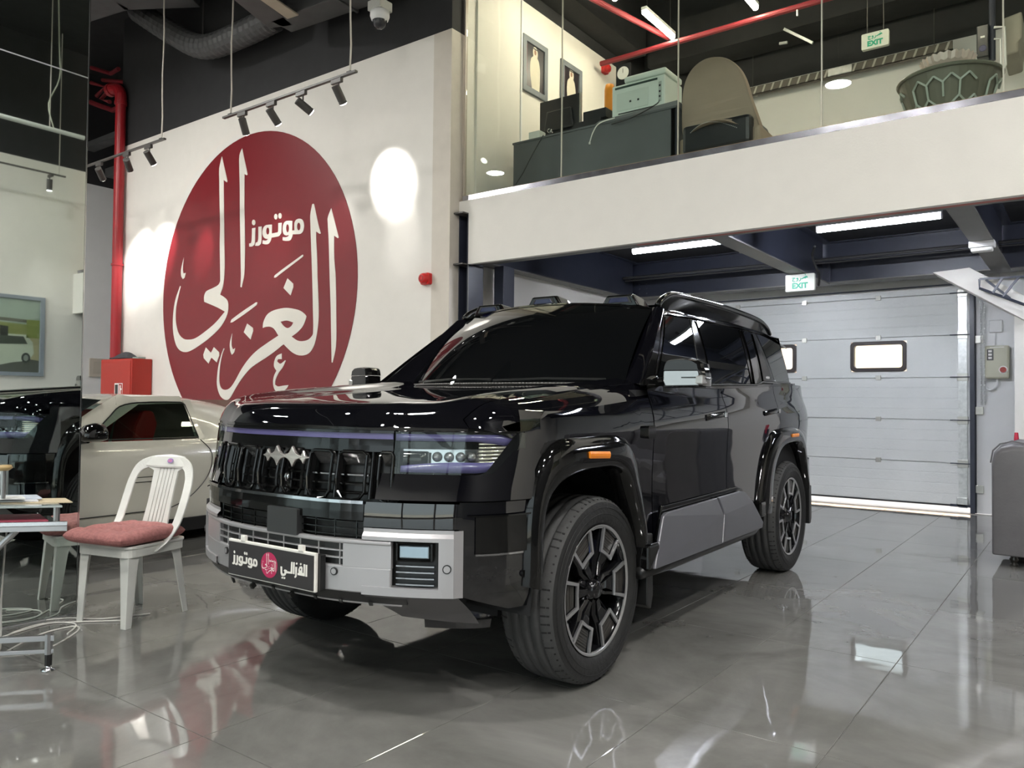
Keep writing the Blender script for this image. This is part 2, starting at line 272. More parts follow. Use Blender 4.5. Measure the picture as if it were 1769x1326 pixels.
# logo wall (its upper band is painted black)
ZB = 5.17
wl = wall('wall_back', (-12.25, -5.41, YW, YW+.25, 0, ZB))
box('upper_black_band', (-12.25, -5.41, YW, YW+.25, ZB, ZC), blackwall, wl)
wr = wall('wall_return', (-5.66, -5.41, YW+.25, YG, 0, 6.0))
box('upper_black_band', (-5.66, -5.41, YW+.25, YG, 6.0, ZC), blackwall, wr)
box('corner_plaster', (-5.66, -5.409, YW-.001, YW+.25, 0, 5.17), mat('beige_return', (.60, .55, .48), .6), wr)
box('pilaster', (-5.41, -5.385, 6.6, 7.42, 3.40, 6.0), white, wr)
box('corner_strip', (-5.385, -5.37, 7.395, 7.42, 3.40, 6.0), white2, wr)
# garage wall with opening
DX0, DX1, DZ = -4.46, -1.14, 2.98
wg = wall('wall_garage', (-5.41, DX0, YG, YG+.25, 0, 5.62), white2)
box('wall_right_of_door', (DX1, XR, YG, YG+.25, 0, 5.62), white2, wg)
box('wall_above_door', (DX0, DX1, YG, YG+.25, DZ, 5.62), white2, wg)
box('upper_black_band', (-5.41, XR, YG, YG+.25, 5.62, ZC), blackwall, wg)
wrt = wall('wall_right', (XR, XR+.2, 3.4, YG, 0, ZB), white)
box('added_dark_cladding', (XR, XR+.2, YF, 3.4, 0, ZB), mat('added_dark_wall', (.03, .03, .032), .5), wrt)  # unseen dark stretch, added so the black car paint reflects something dark
box('upper_black_band', (XR, XR+.2, YF, YG, ZB, ZC), blackwall, wrt)
wlf = wall('wall_left', (XL-.2, XL, YF, 12, 0, 5.17), white2)
box('upper_black_band', (XL-.2, XL, YF, 12, 5.17, ZC), blackwall, wlf)
wall('wall_passage', (XL, -12.25, 10.5, 10.7, 0, ZC), white2)
wall('wall_passage_side', (-12.3, -12.25, YW+.25, 10.5, 0, ZC), white2)
wall('ceiling', (XL, XR, YF, 12, ZC, ZC+.15), ceilm)
# shopfront behind the viewer: piers, sill, header and glazing
wf = wall('wall_front', (XL, XR, YF-.2, YF, 4.4, ZC), white2)
for x in (-14.7, -10.6, -7.4, -4.2, -1.0, 2.2, 4.6): box('pier', (x, x+.14, YF-.16, YF-.02, 0, 4.4), darkgrey, wf)
box('transom', (XL, XR, YF-.12, YF-.05, 2.9, 3.0), darkgrey, wf)
box('sill', (XL, XR, YF-.16, YF-.02, 0, .15), darkgrey, wf)
for a, b in ((-14.56, -10.6), (-10.46, -7.4), (-7.26, -4.2), (-4.06, -1.0), (-.86, 2.2), (2.34, 4.6)):
    box('pane', (a, b, YF-.10, YF-.09, .15, 4.4), clearglass, wf)
mk = mat('pavement_outside', (.42, .40, .37), .8)
wall('ground_outside', (-40, 40, -40, YF-.2, -.14, -.02), mk)
wall('ground_behind', (-12, 12, YG+.25, 30, -.14, -.02), mat('paving_pale', (.80, .76, .72), .8))
wall('outside_wall', (-12, 12, 19, 19.3, -.1, 3.2), mat('sandstone', (.75, .58, .45), .8))
box('kerb', (-8, 6, 12.6, 12.9, -.02, .10), mat('kerb_red', (.55, .25, .2), .8), None, kind='structure')
# mezzanine: slab, fascia, steel frame
mz = wall('mezzanine', (-5.41, XR, YM+.06, YG, 3.24, 3.36), ceilm)
box('floor_finish', (-5.41, XR, YM+.10, YG, 3.36, 3.385), mat('vinyl', (.3, .28, .26), .5), mz)
fa = box('fascia', (-5.279, XR, YM, YM+.06, 2.683, 3.36), white, mz)
box('fascia_end', (-5.49, -5.279, YM, YM+.06, 3.225, 3.36), white, mz)
def ibeam(name, x0, x1, y0, y1, z0, z1, axis, parent, m=steelblk, t=.012, edge=None):
    mb = MB()
    if axis == 'y':
        c = (x0+x1)/2; mb.box(x0, x1, y0, y1, z0, z0+t); mb.box(x0, x1, y0, y1, z1-t, z1); mb.box(c-.006, c+.006, y0, y1, z0+t, z1-t)
    else:
        c = (y0+y1)/2; mb.box(x0, x1, y0, y1, z0, z0+t); mb.box(x0, x1, y0, y1, z1-t, z1); mb.box(x0, x1, c-.006, c+.006, z0+t, z1-t)
    return mb.build(name, m, parent, **(edge or {}))
SB = 2.72
ibeam('steel_beam', -5.36, -5.20, YM+.12, 10.02, SB, 3.24, 'y', mz)
ibeam('steel_beam', -2.76, -2.58, YM+.12, 10.02, SB, 3.24, 'y', mz)
ibeam('steel_beam', -.88, -.70, YM+.12, 10.02, SB, 3.24, 'y', mz)
ibeam('steel_beam', 1.2, 1.38, YM+.12, 10.02, SB, 3.24, 'y', mz)
ibeam('steel_beam', -5.41, XR, 10.02, 10.20, 2.735, 3.24, 'x', mz)
ibeam('front_beam', -5.28, XR, YM+.06, YM+.20, 2.695, 3.24, 'x', mz)
mb = MB()
for x in (-2.74, -2.60):
    for z in (2.79, 2.86, 2.93): mb.cyl((x, 10.008, z), (x, 9.99, z), .012, 6)
for z in (2.79, 2.86, 2.93): mb.cyl((-5.16, 10.01, z), (-5.16, 9.99, z), .012, 6); mb.cyl((-5.05, 10.01, z), (-5.05, 9.99, z), .012, 6)
mb.box(-2.77, -2.57, 10.0, 10.02, 2.74, 3.0)
mb.build('bolt_plate', steelblk, mz)
fgm = mat('flange_grey', (.13, .125, .115), .5)
for x0, x1 in ((-5.361, -5.199), (-2.761, -2.579), (-.881, -.699)): box('bottom_flange', (x0, x1, YM+.20, 10.02, SB-.004, SB+.008), fgm, mz)
box('bottom_flange', (-5.2, XR, YM+.055, YM+.20, 2.688, 2.698), fgm, mz); box('bottom_flange', (-5.41, XR, 9.98, 10.24, 2.728, 2.740), fgm, mz)
box('primer_strip', (-3.35, 1.0, YM+.061, YM+.13, 2.684, 2.696), mat('primer_red', (.45, .12, .09), .6), mz)
# steel columns
cl = empty('steel_column', (-5.345, YM+.10, 0), label='dark steel column at the left end of the white mezzanine fascia', cat='column')
mb = MB(); mb.box(-.065, -.053, -.10, .16, 0, 3.21); mb.box(.053, .065, -.10, .16, 0, 3.21); mb.box(-.053, .053, .02, .032, 0, 3.21)
mb.build('column_shaft', steelblk, cl)
mb = MB(); mb.box(-.064, .065, -.19, .16, 3.21, 3.224); mb.build('stiffener_plate', darkgrey, cl)
mb = MB(); mb.box(-.064, .065, -.19, .16, 2.672, 2.686); mb.build('stiffener_plate', darkgrey, cl)
box('edge_flange', (.0652, .0672, -.10, -.09, 0, 3.21), steeledge, cl)
c2 = empty('steel_column', (-5.15, YM+.55, 0), label='navy steel column behind the fascia end beside the white wall', cat='column')
MB().box(-.13, .0, -.10, .10, 0, 2.72).build('column_shaft', steelblk, c2, bev=.004)
box('base_plate', (-.17, .04, -.14, .14, 0, .015), steelblk, c2)
# glass balustrade/partition of the mezzanine
gp = empty('glass_partition', (0, 6.4, 3.36), label='tall frameless glass partition along the mezzanine edge', cat='glass partition')
SX = [-5.372, -4.153, -2.931, -1.709, -.487, .735, 1.957, 3.179, 4.40]
for a, b in zip(SX[:-1], SX[1:]):
    MB().box(a+.004, b-.004, -.005, .005, .05, 3.6).build('glass_panel', clearglass, gp)
for a in SX[1:-1]:
    MB().box(a-.005, a+.005, -.006, .006, .05, 3.6).build('joint', mat('silicone_joint', (.45, .44, .36), .3), gp)
MB().box(-5.385, -5.374, -.02, .02, .0, 3.6).build('end_profile', mat('beige_profile', (.42, .37, .31), .4), gp)
MB().box(-5.37, 4.6, -.045, -.035, .0, .055).build('channel_front', mat('worn_steel', (.42, .42, .46), .16, metal=.9, var=.35, scale=9), gp)
MB().box(-5.37, 4.6, -.035, .03, .0, .06).build('channel_back', mat('brass_edge', (.50, .33, .16), .4), gp)
# mirror partition on the left
MX, MYE = -4.675, 2.165
mp = wall('mirror_wall', (MX-.10, MX-.008, -6.5, MYE, 0, 5.0), white2)
y = MYE
for k in range(6):
    y0 = y-1.4
    MB().box(MX-.008, MX, y0+.002, y-.002, .01, 3.083).build('mirror_panel', mirm, mp)
    MB().box(MX-.008, MX, y0+.002, y-.002, 3.091, 5.0).build('mirror_panel', mirm, mp)
    y = y0
MB().box(MX-.007, MX-.001, -6.5, MYE, 3.083, 3.091).build('mirror_joint', steel, mp)
MB().box(MX-.10, MX+.0005, MYE, MYE+.006, 0, 5.0).build('mirror_edge', chrome, mp)
# ---------------- garage door ----------------
gd = empty('door_garage', (0, YG, 0), kind='structure')
def dp(name, z0, z1):
    mb = MB(); n = 4; h = (z1-z0)/n
    mb.box(DX0, DX1, .012, .05, z0+.003, z1-.003)
    mb.box(DX0, DX1, .045, .055, z0-.004 if z0 > .1 else z0, z1+.004)
    for k in range(n): mb.box(DX0, DX1, .0095, .013, z0+.008+k*h, z0+(k+1)*h-.004)
    return mb.build(name, doorm, gd, bev=.003, bseg=1)
zs = [.075, .567, 1.075, 1.584, 2.084, 2.58, 2.98]
WZ0, WZ1 = 1.665, 2.04
wins = [(-2.475, -1.83), (-3.80, -3.153)]
for a, b in zip(zs[:-1], zs[1:]):
    if abs(a-1.584) < .01:
        mb = MB(); n = 6; h = (b-a)/n
        xs = [DX0, wins[1][0], wins[1][1], wins[0][0], wins[0][1], DX1]
        for i in (0, 2, 4): mb.box(xs[i], xs[i+1], .008, .05, a+.003, b-.003)
        for w0, w1 in wins: mb.box(w0, w1, .008, .05, a+.003, WZ0); mb.box(w0, w1, .008, .05, WZ1, b-.003)
        mb.box(DX0, DX1, .045, .055, a-.004, a+.02); mb.box(DX0, DX1, .045, .055, b-.02, b+.004)
        mb.build('door_panel', doorm, gd)
    else: dp('door_panel', a, b)
frm = mat('window_rubber', (.03, .018, .018), .45)
for w0, w1 in wins:
    wobj = empty('door_window', (0, 0, 0)); wobj.parent = gd
    out = rrect(w0, w1, WZ0, WZ1, .05); inn = rrect(w0+.045, w1-.045, WZ0+.045, WZ1-.045, .035)
    mb = MB(); mb.prism(out, lambda u, v, d: (u, d, v), -.02, .055, [inn]); mb.build('window_frame', frm, wobj, bev=.004)
    MB().prism(inn, lambda u, v, d: (u, d, v), .02, .026).build('pane', clearglass, wobj)
hg = mat('hinge_zinc', (.55, .54, .50), .35, metal=.7)
for z in zs[1:-1]:
    for xh in (-1.25, -2.15, -3.05, -3.95):
        o = MB().box(xh-.03, xh+.03, -.006, .012, z-.028, z+.03).build('hinge', hg, gd, bev=.002)
    MB().cyl((-1.36, -.02, z), (-1.125, -.02, z), .006, 6).build('roller_pin', steelblk, gd)
    MB().box(-1.285, -1.175, -.012, .012, z-.045, z+.045).build('side_hinge', hg, gd, bev=.003)
MB().box(-1.275, -1.185, -.003, .012, .05, 2.95).build('edge_strip', galv, gd)
MB().box(-1.29, -1.18, -.03, .0, .07, .17).build('bottom_bracket', galv, gd, bev=.003)
MB().box(-1.36, -1.15, -.03, -.01, .06, .09).build('bottom_bar', steelblk, gd)
MB().box(DX0, DX1, .0, .06, .06, .075).build('bottom_seal', rubber, gd)
mb = MB(); mb.box(-1.148, -1.128, -.09, 0, 0, 2.9); mb.box(-1.128, -1.10, -.09, -.08, 0, 2.9); mb.box(-1.13, -1.09, -.02, 0, 0, 2.9)
mb.build('door_track', steelblk, gd)
for z in (.28, 1.19, 2.02): MB().box(-1.10, -1.02, -.025, 0, z-.045, z+.045).build('track_bracket', hg, gd, bev=.003)
MB().box(DX0, DX1, -.10, 0, 2.86, 2.98).build('door_lintel', darkgrey, gd)
MB().cyl((DX0, -.06, 2.665), (-1.15, -.06, 2.68), .008, 6).build('cable', steelblk, gd)
# stair to the mezzanine on the right: stringer, wall and railing
st = empty('staircase', (0, 0, 0), label='white stair stringer and black zigzag railing right of the garage door', cat='staircase')
def pz(y0, y1): return lambda u, v, d: (u, d, v)
MB().prism([(-1.40, 2.70), (-.66, 2.20), (1.6, .66), (1.6, .92), (-1.05, 2.72)], lambda u, v, d: (u, d, v), 9.62, 9.98).build('stringer', white, st, bev=.004)
MB().prism([(-.66, 0), (-.66, 2.20), (1.6, .66), (1.6, 0)], lambda u, v, d: (u, d, v), 9.80, 9.86).build('side_panel', white, st)
mb = MB()
for p in [((-.946, 2.571), (1.5, 2.53)), ((-.946, 2.571), (-.946, 2.475), (1.5, 1.25)), ((-.888, 2.56), (-.675, 2.351)), ((-.745, 2.56), (-.827, 2.415)), ((-.599, 2.56), (-.735, 2.375)), ((-.50, 2.56), (-.2, 2.10)), ((-.2, 2.56), (-.42, 2.21)), ((-.1, 2.56), (.3, 1.86)), ((.3, 2.56), (.05, 1.97)), ((.4, 2.56), (.8, 1.60)), ((.8, 2.56), (.55, 1.75))]:
    mb.tube([(x, 9.5, z) for x, z in p], .015, 4)
mb.build('railing', steelblk, st)
# =============== LOGO ON THE WALL ===============
lg = empty('wall_logo', (-8.866, YW, 2.657), label='huge round dark red logo with white Arabic calligraphy on the wall', cat='logo')
CXL, CZL, RL = -8.866, 2.657, 2.066
circ = [(RL*math.cos(2*PI*k/96), RL*math.sin(2*PI*k/96)) for k in range(96)]
MB().prism(circ, lambda u, v, d: (u, -d, v), .001, .006).build('logo_disc', logored, lg)
NMS = dict(lam_yeh='calligraphy_stroke', alif='calligraphy_stroke')
for k, loops in LOGO.items():
    rd = k not in ('diamond', 'dots', 'diamond2')
    L2 = [[(x-CXL, z-CZL) for x, z in l] for l in loops]
    if rd: L2 = [smooth_closed(l, 4) for l in L2]
    MB().prism(L2[0], lambda u, v, d: (u, -d, v), .006, .010, L2[1:]).build('letter' if k in ('zay', 'zd', 'td', 'te', 'ra', 'waw', 'meem') else 'calligraphy_stroke', logowhite, lg)
def mini_logo(fn, ms, parent, r, ang=24):
    """same emblem, radius r, laid out by fn(u, v, d)"""
    s = r/RL
    MB().prism([(x*s, z*s) for x, z in circ[::4]], fn, 0, .0006).build('emblem_disc', ms[0], parent)
    mb = MB()
    for k, loops in LOGO.items():
        L2 = [[((x-CXL)*s, (z-CZL)*s) for x, z in l] for l in loops]
        mb.prism(L2[0], fn, .0006, .0010, L2[1:])
    mb.build('emblem_lettering', ms[1], parent, kind='stuff')
# =============== TRACK LIGHTS ===============
def spot(x, y, z, aim, label, group, power=SPOT_W, on=True, ang=26):
    t = empty('track_spotlight', (x, y, z), label=label, cat='spotlight', group=group)
    MB().box(-.075, .075, -.018, .018, -.045, 0).build('adapter', darkgrey, t, bev=.004)
    MB().cyl((.03, 0, -.045), (.03, 0, -.10), .008, 8).build('swivel', darkgrey, t)
    d = (Vector(aim)-Vector((x+.03, y, z-.14))).normalized(); c = Vector((.03, 0, -.15))
    a = c-d*.075; b = c+d*.105
    mb = MB(); mb.tube([a, a+d*.002, b-d*.03, b-d*.029, b-d*.024, b-d*.023, b], [.040, .042, .042, .039, .039, .042, .042], 20, cap=False)
    mb.tube([a, a+d*.001], [.001, .040], 20, cap=False)
    mb.build('lamp_head', darkgrey, t, smooth=False)
    MB().tube([b-d*.006, b+d*.004, b+d*.010], [.038, .037, .028], 20).build('lens', spotface, t)
    if on:
        ld = bpy.data.lights.new('spot', 'SPOT'); ld.energy = power; ld.color = (1, .98, .95); ld.spot_size = math.radians(ang); ld.spot_blend = .75; ld.shadow_soft_size = .03
        lo = bpy.data.objects.new('lamp_beam', ld); COL.objects.link(lo); lo.parent = t; lo.location = b+d*.02; lo.rotation_euler = d.to_track_quat('-Z', 'Y').to_euler()
    return t
YT, ZT = 5.2, 4.44
def track(x0, x1, rods, label, y=YT, z=ZT):
    t = empty('light_track', ((x0+x1)/2, y, z), label=label, cat='light track'); L = (x1-x0)/2
    MB().box(-L, L, -.018, .018, 0, .022).build('rail', darkgrey, t, bev=.002)
    for r in rods:
        pts = [(r-(x0+x1)/2+.012*math.sin(k*1.7), 0, .022+(ZC-z-.022)*k/10) for k in range(11)]
        MB().tube(pts, .009, 6).build('suspension_rod', rodm, t)
        MB().box(r-(x0+x1)/2-.03, r-(x0+x1)/2+.03, -.02, .02, .022, .03).build('rod_clip', darkgrey, t)
    return t
track(-7.98, -5.766, [-7.84, -5.86], 'black light track above the red logo with four spotlights')
track(-12.0, -9.213, [-9.29], 'black light track at the left end of the logo wall')
SL = 'black cylinder spotlight on the right track, '
spot(-7.62, YT, ZT, (-8.3, YW, 3.2), SL+'leftmost of four', 'spotlights on the right track', ang=30)
spot(-7.10, YT, ZT, (-7.1, YW, 3.3), SL+'second from the left', 'spotlights on the right track', ang=26, power=20)
spot(-6.60, YT, ZT, (-6.28, YW, 3.72), SL+'strongly tilted third one', 'spotlights on the right track', ang=40, power=150)
spot(-6.05, YT, ZT, (-6.10, YW, 3.1), SL+'rightmost near the white rod', 'spotlights on the right track', ang=26, power=25)
SL = 'black cylinder spotlight on the left track, '
spot(-9.60, YT, ZT, (-9.9, YW, 3.3), SL+'rightmost one beside the red disc', 'spotlights on the left track', ang=24, power=60)
spot(-10.13, YT, ZT, (-11.05, YW, 3.35), SL+'right of the red pipe', 'spotlights on the left track', ang=36, power=180)
spot(-10.86, YT, ZT, (-11.60, YW, 3.35), SL+'left of the red pipe', 'spotlights on the left track', ang=36, power=180)
spot(-11.55, YT, ZT, (-12.0, YW, 2.6), SL+'leftmost, half hidden by the mirror', 'spotlights on the left track', ang=26, power=15)
# track on the right-hand wall, seen in the mirror
tr = empty('light_track', (4.2, 4.6, 4.85), label='black light track along the far side wall, seen in the mirror', cat='light track')
MB().box(-.018, .018, -3.2, 1.35, 0, .022).build('rail', darkgrey, tr)
MB().cyl((0, 1.25, .02), (0, 1.25, ZC-4.85), .006, 6).build('suspension_rod', rodm, tr)
spot(4.2, 5.72, 4.85, (4.735, 5.9, 2.2), 'black spotlight at the end of the track, seen in the mirror', 'mirrored track spotlights', power=20, ang=30)
spot(4.2, 4.6, 4.85, (4.735, 4.4, 2.2), 'black spotlight in the middle of the side wall track', 'mirrored track spotlights', power=20, ang=30)
# tube hanging near the ceiling, seen in the mirror
tl = empty('hanging_tube_light', (2.2, 4.55, 4.94), label='unlit pale hanging tube light seen in the mirror', cat='tube light')
MB().cyl((0, -1.8, 0), (0, .76, 0), .03, 12).build('tube_body', mat('tube_off', (.62, .64, .60), .4), tl)
pts = [(0, .35, .03), (.0, .28, .35), (.02, .42, .75), (.0, .40, 1.2), (0, .36, 2.26)]
MB().tube([crom(pts, k/4) for k in range(17)], .008, 6).build('cord', mat('cord_pale', (.5, .52, .42), .5), tl)
MB().cyl((0, .30, .03), (0, .30, 2.26), .006, 6).build('suspension_rod', rodm, tl)
# =============== CEILING: lights, ducts, pipes ===============
def led(x, y, lab, z=6.3):
    t = empty('ceiling_light', (x, y, z), label=lab, cat='ceiling light')
    MB().lathe([(0, .16), (.05, .16), (.06, .05), (.20, .03), (.21, 0), (.19, -.005), (.185, .01), (0, .01)], n=28).build('housing', darkgrey, t, smooth=False)
    MB().lathe([(0, .004), (.184, .004), (.184, .008), (0, .008)], n=28).build('diffuser', panelm, t)
    MB().cyl((0, 0, .16), (0, 0, ZC-z), .008, 6).build('suspension_rod', darkgrey, t)
for x, y, lab in ((-3.2, -.12, 'round ceiling light mirrored in the upstairs glass near the drum table'), (-10.6, -.86, 'round ceiling light mirrored low in the left upstairs glass'), (-9.9, 2.7, 'round ceiling light over the white coupe'), (-11.2, .6, 'round ceiling light in front of the mirror wall end'), (-2.4, -4.4, 'round ceiling light near the shopfront, centre'), (1.5, 2.6, 'round ceiling light in front of the staircase'), (1.5, -1.2, 'round ceiling light right above the viewer'), (1.5, -4.6, 'round ceiling light near the shopfront, right side'), (-12.9, -3.5, 'round ceiling light in the far left corner'), (3.6, -2.6, 'round ceiling light near the side wall'), (3.6, 1.2, 'round ceiling light over the side wall poster')):
    led(x, y, lab)
def duct(name, pts, w, h, lab):
    t = empty(name, pts[0], label=lab, cat='duct'); p0 = Vector(pts[0]); mb = MB()
    for a, b in zip(pts[:-1], pts[1:]):
        a = Vector(a)-p0; b = Vector(b)-p0; d = (b-a).normalized(); n = Vector((-d.y, d.x, 0))*w/2; u = Vector((0, 0, h))
        mb.add([a-n, a+n, b+n, b-n, a-n+u, a+n+u, b+n+u, b-n+u], [(0, 1, 2, 3), (4, 5, 6, 7), (0, 1, 5, 4), (1, 2, 6, 5), (2, 3, 7, 6), (3, 0, 4, 7)])
    mb.build('duct_body', ductm, t, bev=.01)
    mb = MB()
    for a, b in zip(pts[:-1], pts[1:]):
        a = Vector(a)-p0; b = Vector(b)-p0; d = (b-a).normalized(); n = Vector((-d.y, d.x, 0))*(w/2+.02); m = int((b-a).length/1.2)
        for k in range(1, m+1):
            c = a+(b-a)*k/(m+1); e = d*.015
            mb.add([c-n-e+Vector((0, 0, -.02)), c+n-e+Vector((0, 0, -.02)), c+n+e+Vector((0, 0, -.02)), c-n+e+Vector((0, 0, -.02)), c-n-e+Vector((0, 0, h+.02)), c+n-e+Vector((0, 0, h+.02)), c+n+e+Vector((0, 0, h+.02)), c-n+e+Vector((0, 0, h+.02))], [(0, 1, 2, 3), (4, 5, 6, 7), (0, 1, 5, 4), (1, 2, 6, 5), (2, 3, 7, 6), (3, 0, 4, 7)])
    mb.build('flange', ductm, t)
    return t
duct('air_duct', [(-13.6, 4.4, 6.4), (-10.2, 5.0, 6.4), (-9.3, 5.55, 6.4)], .55, .4, 'black rectangular air duct under the ceiling at the left')
dct = duct('air_duct', [(-7.1, 4.3, 5.6), (-7.62, 5.70, 5.6), (-5.56, 5.87, 5.6)], .32, .35, 'angled black air duct above the logo beside the dome camera')
for x_, y_ in ((-7.2, 4.6), (-6.4, 5.80)): pass
dh = empty('duct_hanger', (-6.4, 5.80, 5.953), label='dark rods holding the angled air duct', cat='hanger')
for a_, b_ in ((.0, .0), (-1.05, -.1), (.6, .06)): MB().cyl((a_, b_, .0), (a_, b_, ZC-5.953), .008, 6).build('hanger_rod', darkgrey, dh)
fd = empty('flexible_duct', (-9.4, 5.86, 5.95), label='black round flexible duct sagging under the ceiling above the logo', cat='duct')
pts = [(-1.7, -.05, .9), (-.95, 0, .42), (-.1, .0, -.03), (.7, .0, -.10), (1.45, .0, -.08)]
N = 60; P_ = [crom(pts, 4*k/N) for k in range(N+1)]
MB().tube(P_, [.15+.010*(k % 2) for k in range(N+1)], 16).build('duct_body', ductm, fd)
MB().cyl((-.1, 0, .1), (-.1, 0, ZC-5.95), .008, 6).build('hanger_rod', darkgrey, fd)
MB().prism([(-.08, .6), (.07, .6), (-.08, 1.30), (-.25, 1.28)], lambda u, v, d: (u, v, d), -.03, -.012).build('pale_flap', mat('flap_beige', (.42, .36, .28), .6), dct)
# red standpipe on the logo wall
rp = empty('red_pipe', (-12.10, 6.10, 1.85), label='vertical red fire pipe at the left end of the logo wall', cat='pipe')
MB().cyl((0, 0, -.02), (0, 0, 4.0), .075, 20).build('pipe_body', redpaint, rp, smooth=False)
pts = [(0, 0, 3.98), (-.01, .0, 4.10), (-.10, .0, 4.20), (-.26, -.01, 4.23)]
MB().tube([crom(pts, 3*k/14) for k in range(15)], .085, 16).build('elbow', redpaint, rp)
for z in (3.93,): MB().cyl((0, 0, z), (0, 0, z+.06), .092, 20).build('coupling', redpaint, rp, bev=.006)
MB().tube([(-.25, -.01, 4.23), (-.33, -.01, 4.23)], .10, 16).build('coupling', redpaint, rp)
MB().cyl((0, 0, 1.43), (0, 0, 1.46), .088, 20).build('pipe_clamp', redpaint, rp)
pr = empty('red_pipe', (-12.8, 6.3, 6.4), label='cluster of thin dark red sprinkler pipes under the ceiling beside the mirror', cat='pipe')
mb = MB()
def pp(*p, r=.035): mb.tube([(x*.943+12.8, y-6.3, 1.23+(z-1.23)*.943-6.4) for x, y, z in p], r, 8)
pp((-15.0, 6.6, 7.40), (-14.48, 6.7, 7.20), (-13.99, 6.6, 7.13)); pp((-15.0, 6.8, 7.24), (-13.98, 6.8, 6.95)); pp((-15.0, 6.6, 7.12), (-14.68, 6.7, 7.0), (-15.0, 6.7, 6.9))
pp((-14.19, 6.6, 6.86), (-14.83, 6.7, 6.80), (-14.28, 6.6, 6.60)); pp((-15.0, 6.6, 6.75), (-14.38, 6.7, 6.50), (-13.6, 6.6, 6.42), r=.045)
mb.tube([(-.35, .4, .42), (-.35, .4, .8)], .012, 6)
mb.build('pipe_run', redpipe2, pr)
dkp = empty('passage_services', (-13.7, 7.6, 4.9), label='dark trays and beams in the passage behind the logo wall', cat='cable tray')
mb = MB(); mb.box(-.7, .55, -.6, -.35, .35, .5); mb.box(-.7, .55, .2, .5, .05, .2); mb.box(-.7, .55, -1.0, -.8, .75, .85); mb.build('tray', ductm, dkp)
MB().box(-.5, .45, -.35, -.1, .3, .36).build('red_tray', redpipe2, dkp)
for x in (-.5, .4): MB().cyl((x, -.5, .4), (x, -.5, ZC-4.9), .01, 6).build('hanger_rod', darkgrey, dkp)
# hose cabinet
hc = empty('hose_cabinet', (-11.65, 6.04, 0), label='red fire hose cabinet on the wall behind the white car', cat='fire cabinet')
MB().box(-.455, .455, -.15, .15, .55, 1.82).build('cabinet_body', redbox, hc, bev=.006)
MB().box(-.42, .42, -.158, -.150, .60, 1.79).build('cabinet_door', redbox, hc, bev=.004)
MB().box(-.44, -.40, -.152, -.14, 0, .55).build('stand_leg', redbox, hc)
MB().box(.40, .44, -.152, -.14, 0, .55).build('stand_leg', redbox, hc)
MB().box(-.40, .455, .10, .15, 0, .55).build('back_plate', redbox, hc)
wh = mat('sticker_white', (.85, .83, .8), .5); bk = mat('sticker_black', (.03, .03, .03), .5)
MB().box(-.02, .21, -.1592, -.1582, 1.27, 1.46).build('sticker', wh, hc)
mb = MB(); mb.box(-.005, .08, -.1602, -.1593, 1.29, 1.44); mb.build('sticker_symbol', bk, hc)
mb = MB(); mb.box(.105, .20, -.1602, -.1593, 1.285, 1.45); mb.build('sticker_red', redbox, hc)
mb = MB(); mb.box(.13, .165, -.1612, -.1603, 1.30, 1.43); mb.box(.155, .19, -.1612, -.1603, 1.36, 1.385); mb.build('sticker_symbol', wh, hc)
bagm = mat('dark_fabric_bag', (.045, .045, .05), .8, bump=.6, bscale=25)
bg_ = empty('dark_bag', (-11.68, 6.03, 1.832), label='crumpled dark grey cap lying on the red hose cabinet', cat='cap')
V, Fc = grid(lambda u, v: ((u-.5)*.5*(1-.25*(v-.5)**2), (v-.5)*.20, .001+.13*math.sin(PI*u)**.6*math.sin(PI*v)**.6*(.5+.5*u)), 14, 10)
mesh('fabric', V, Fc, bagm, bg_, smooth=True)
MB().tube([(-.22, -.03, .012), (-.34, -.05, .008)], [.02, .012], 8).build('peak', bagm, bg_)
pb = empty('small_tray', (-11.30, 6.05, 1.821), label='small grey-green box on the hose cabinet beside the cap', cat='box')
MB().box(-.10, .09, -.05, .05, 0, .025).build('tray_body', mat('greygreen', (.25, .33, .3), .4), pb, bev=.004)
# vent on passage wall
vt = empty('wall_vent', (XL+.02, 7.2, 1.80), label='small beige wall socket plate between mirror edge and red cabinet', cat='wall plate')
MB().box(-.018, .012, -.22, .22, -.17, .17).build('plate', mat('beige_plate', (.48, .43, .37), .5), vt, bev=.006)
MB().box(.012, .016, -.16, .16, -.11, .11).build('cover', mat('beige_plate2', (.44, .40, .34), .5), vt, bev=.003)
# alarm sounders
def alarm(loc, rot, lab):
    t = empty('fire_alarm_sounder', loc, rot, label=lab, cat='alarm')
    am = mat('alarm_red', (.62, .02, .02), .3); 
    MB().prism(rrect(-.062, .062, -.062, .062, .02), lambda u, v, d: (u, -d, v), .0, .05).build('back_box', am, t, bev=.004)
    mb = MB(); mb.lathe([(0, -.105), (.03, -.105), (.05, -.095), (.058, -.075), (.058, -.05)], axis='y'); mb.build('horn', am, t, smooth=True)
    mb = MB(); mb.lathe([(.022, -.108), (.030, -.108), (.030, -.104), (.022, -.104)], axis='y', n=16); mb.build('horn_ring', mat('alarm_dark', (.25, .01, .01), .4), t)
alarm((-5.71, YW, 2.54), 0, 'red fire alarm sounder on the white wall right of the logo')
alarm((-5.41, 9.38, 5.84), PI/2, 'red fire alarm sounder high on the upstairs office wall')
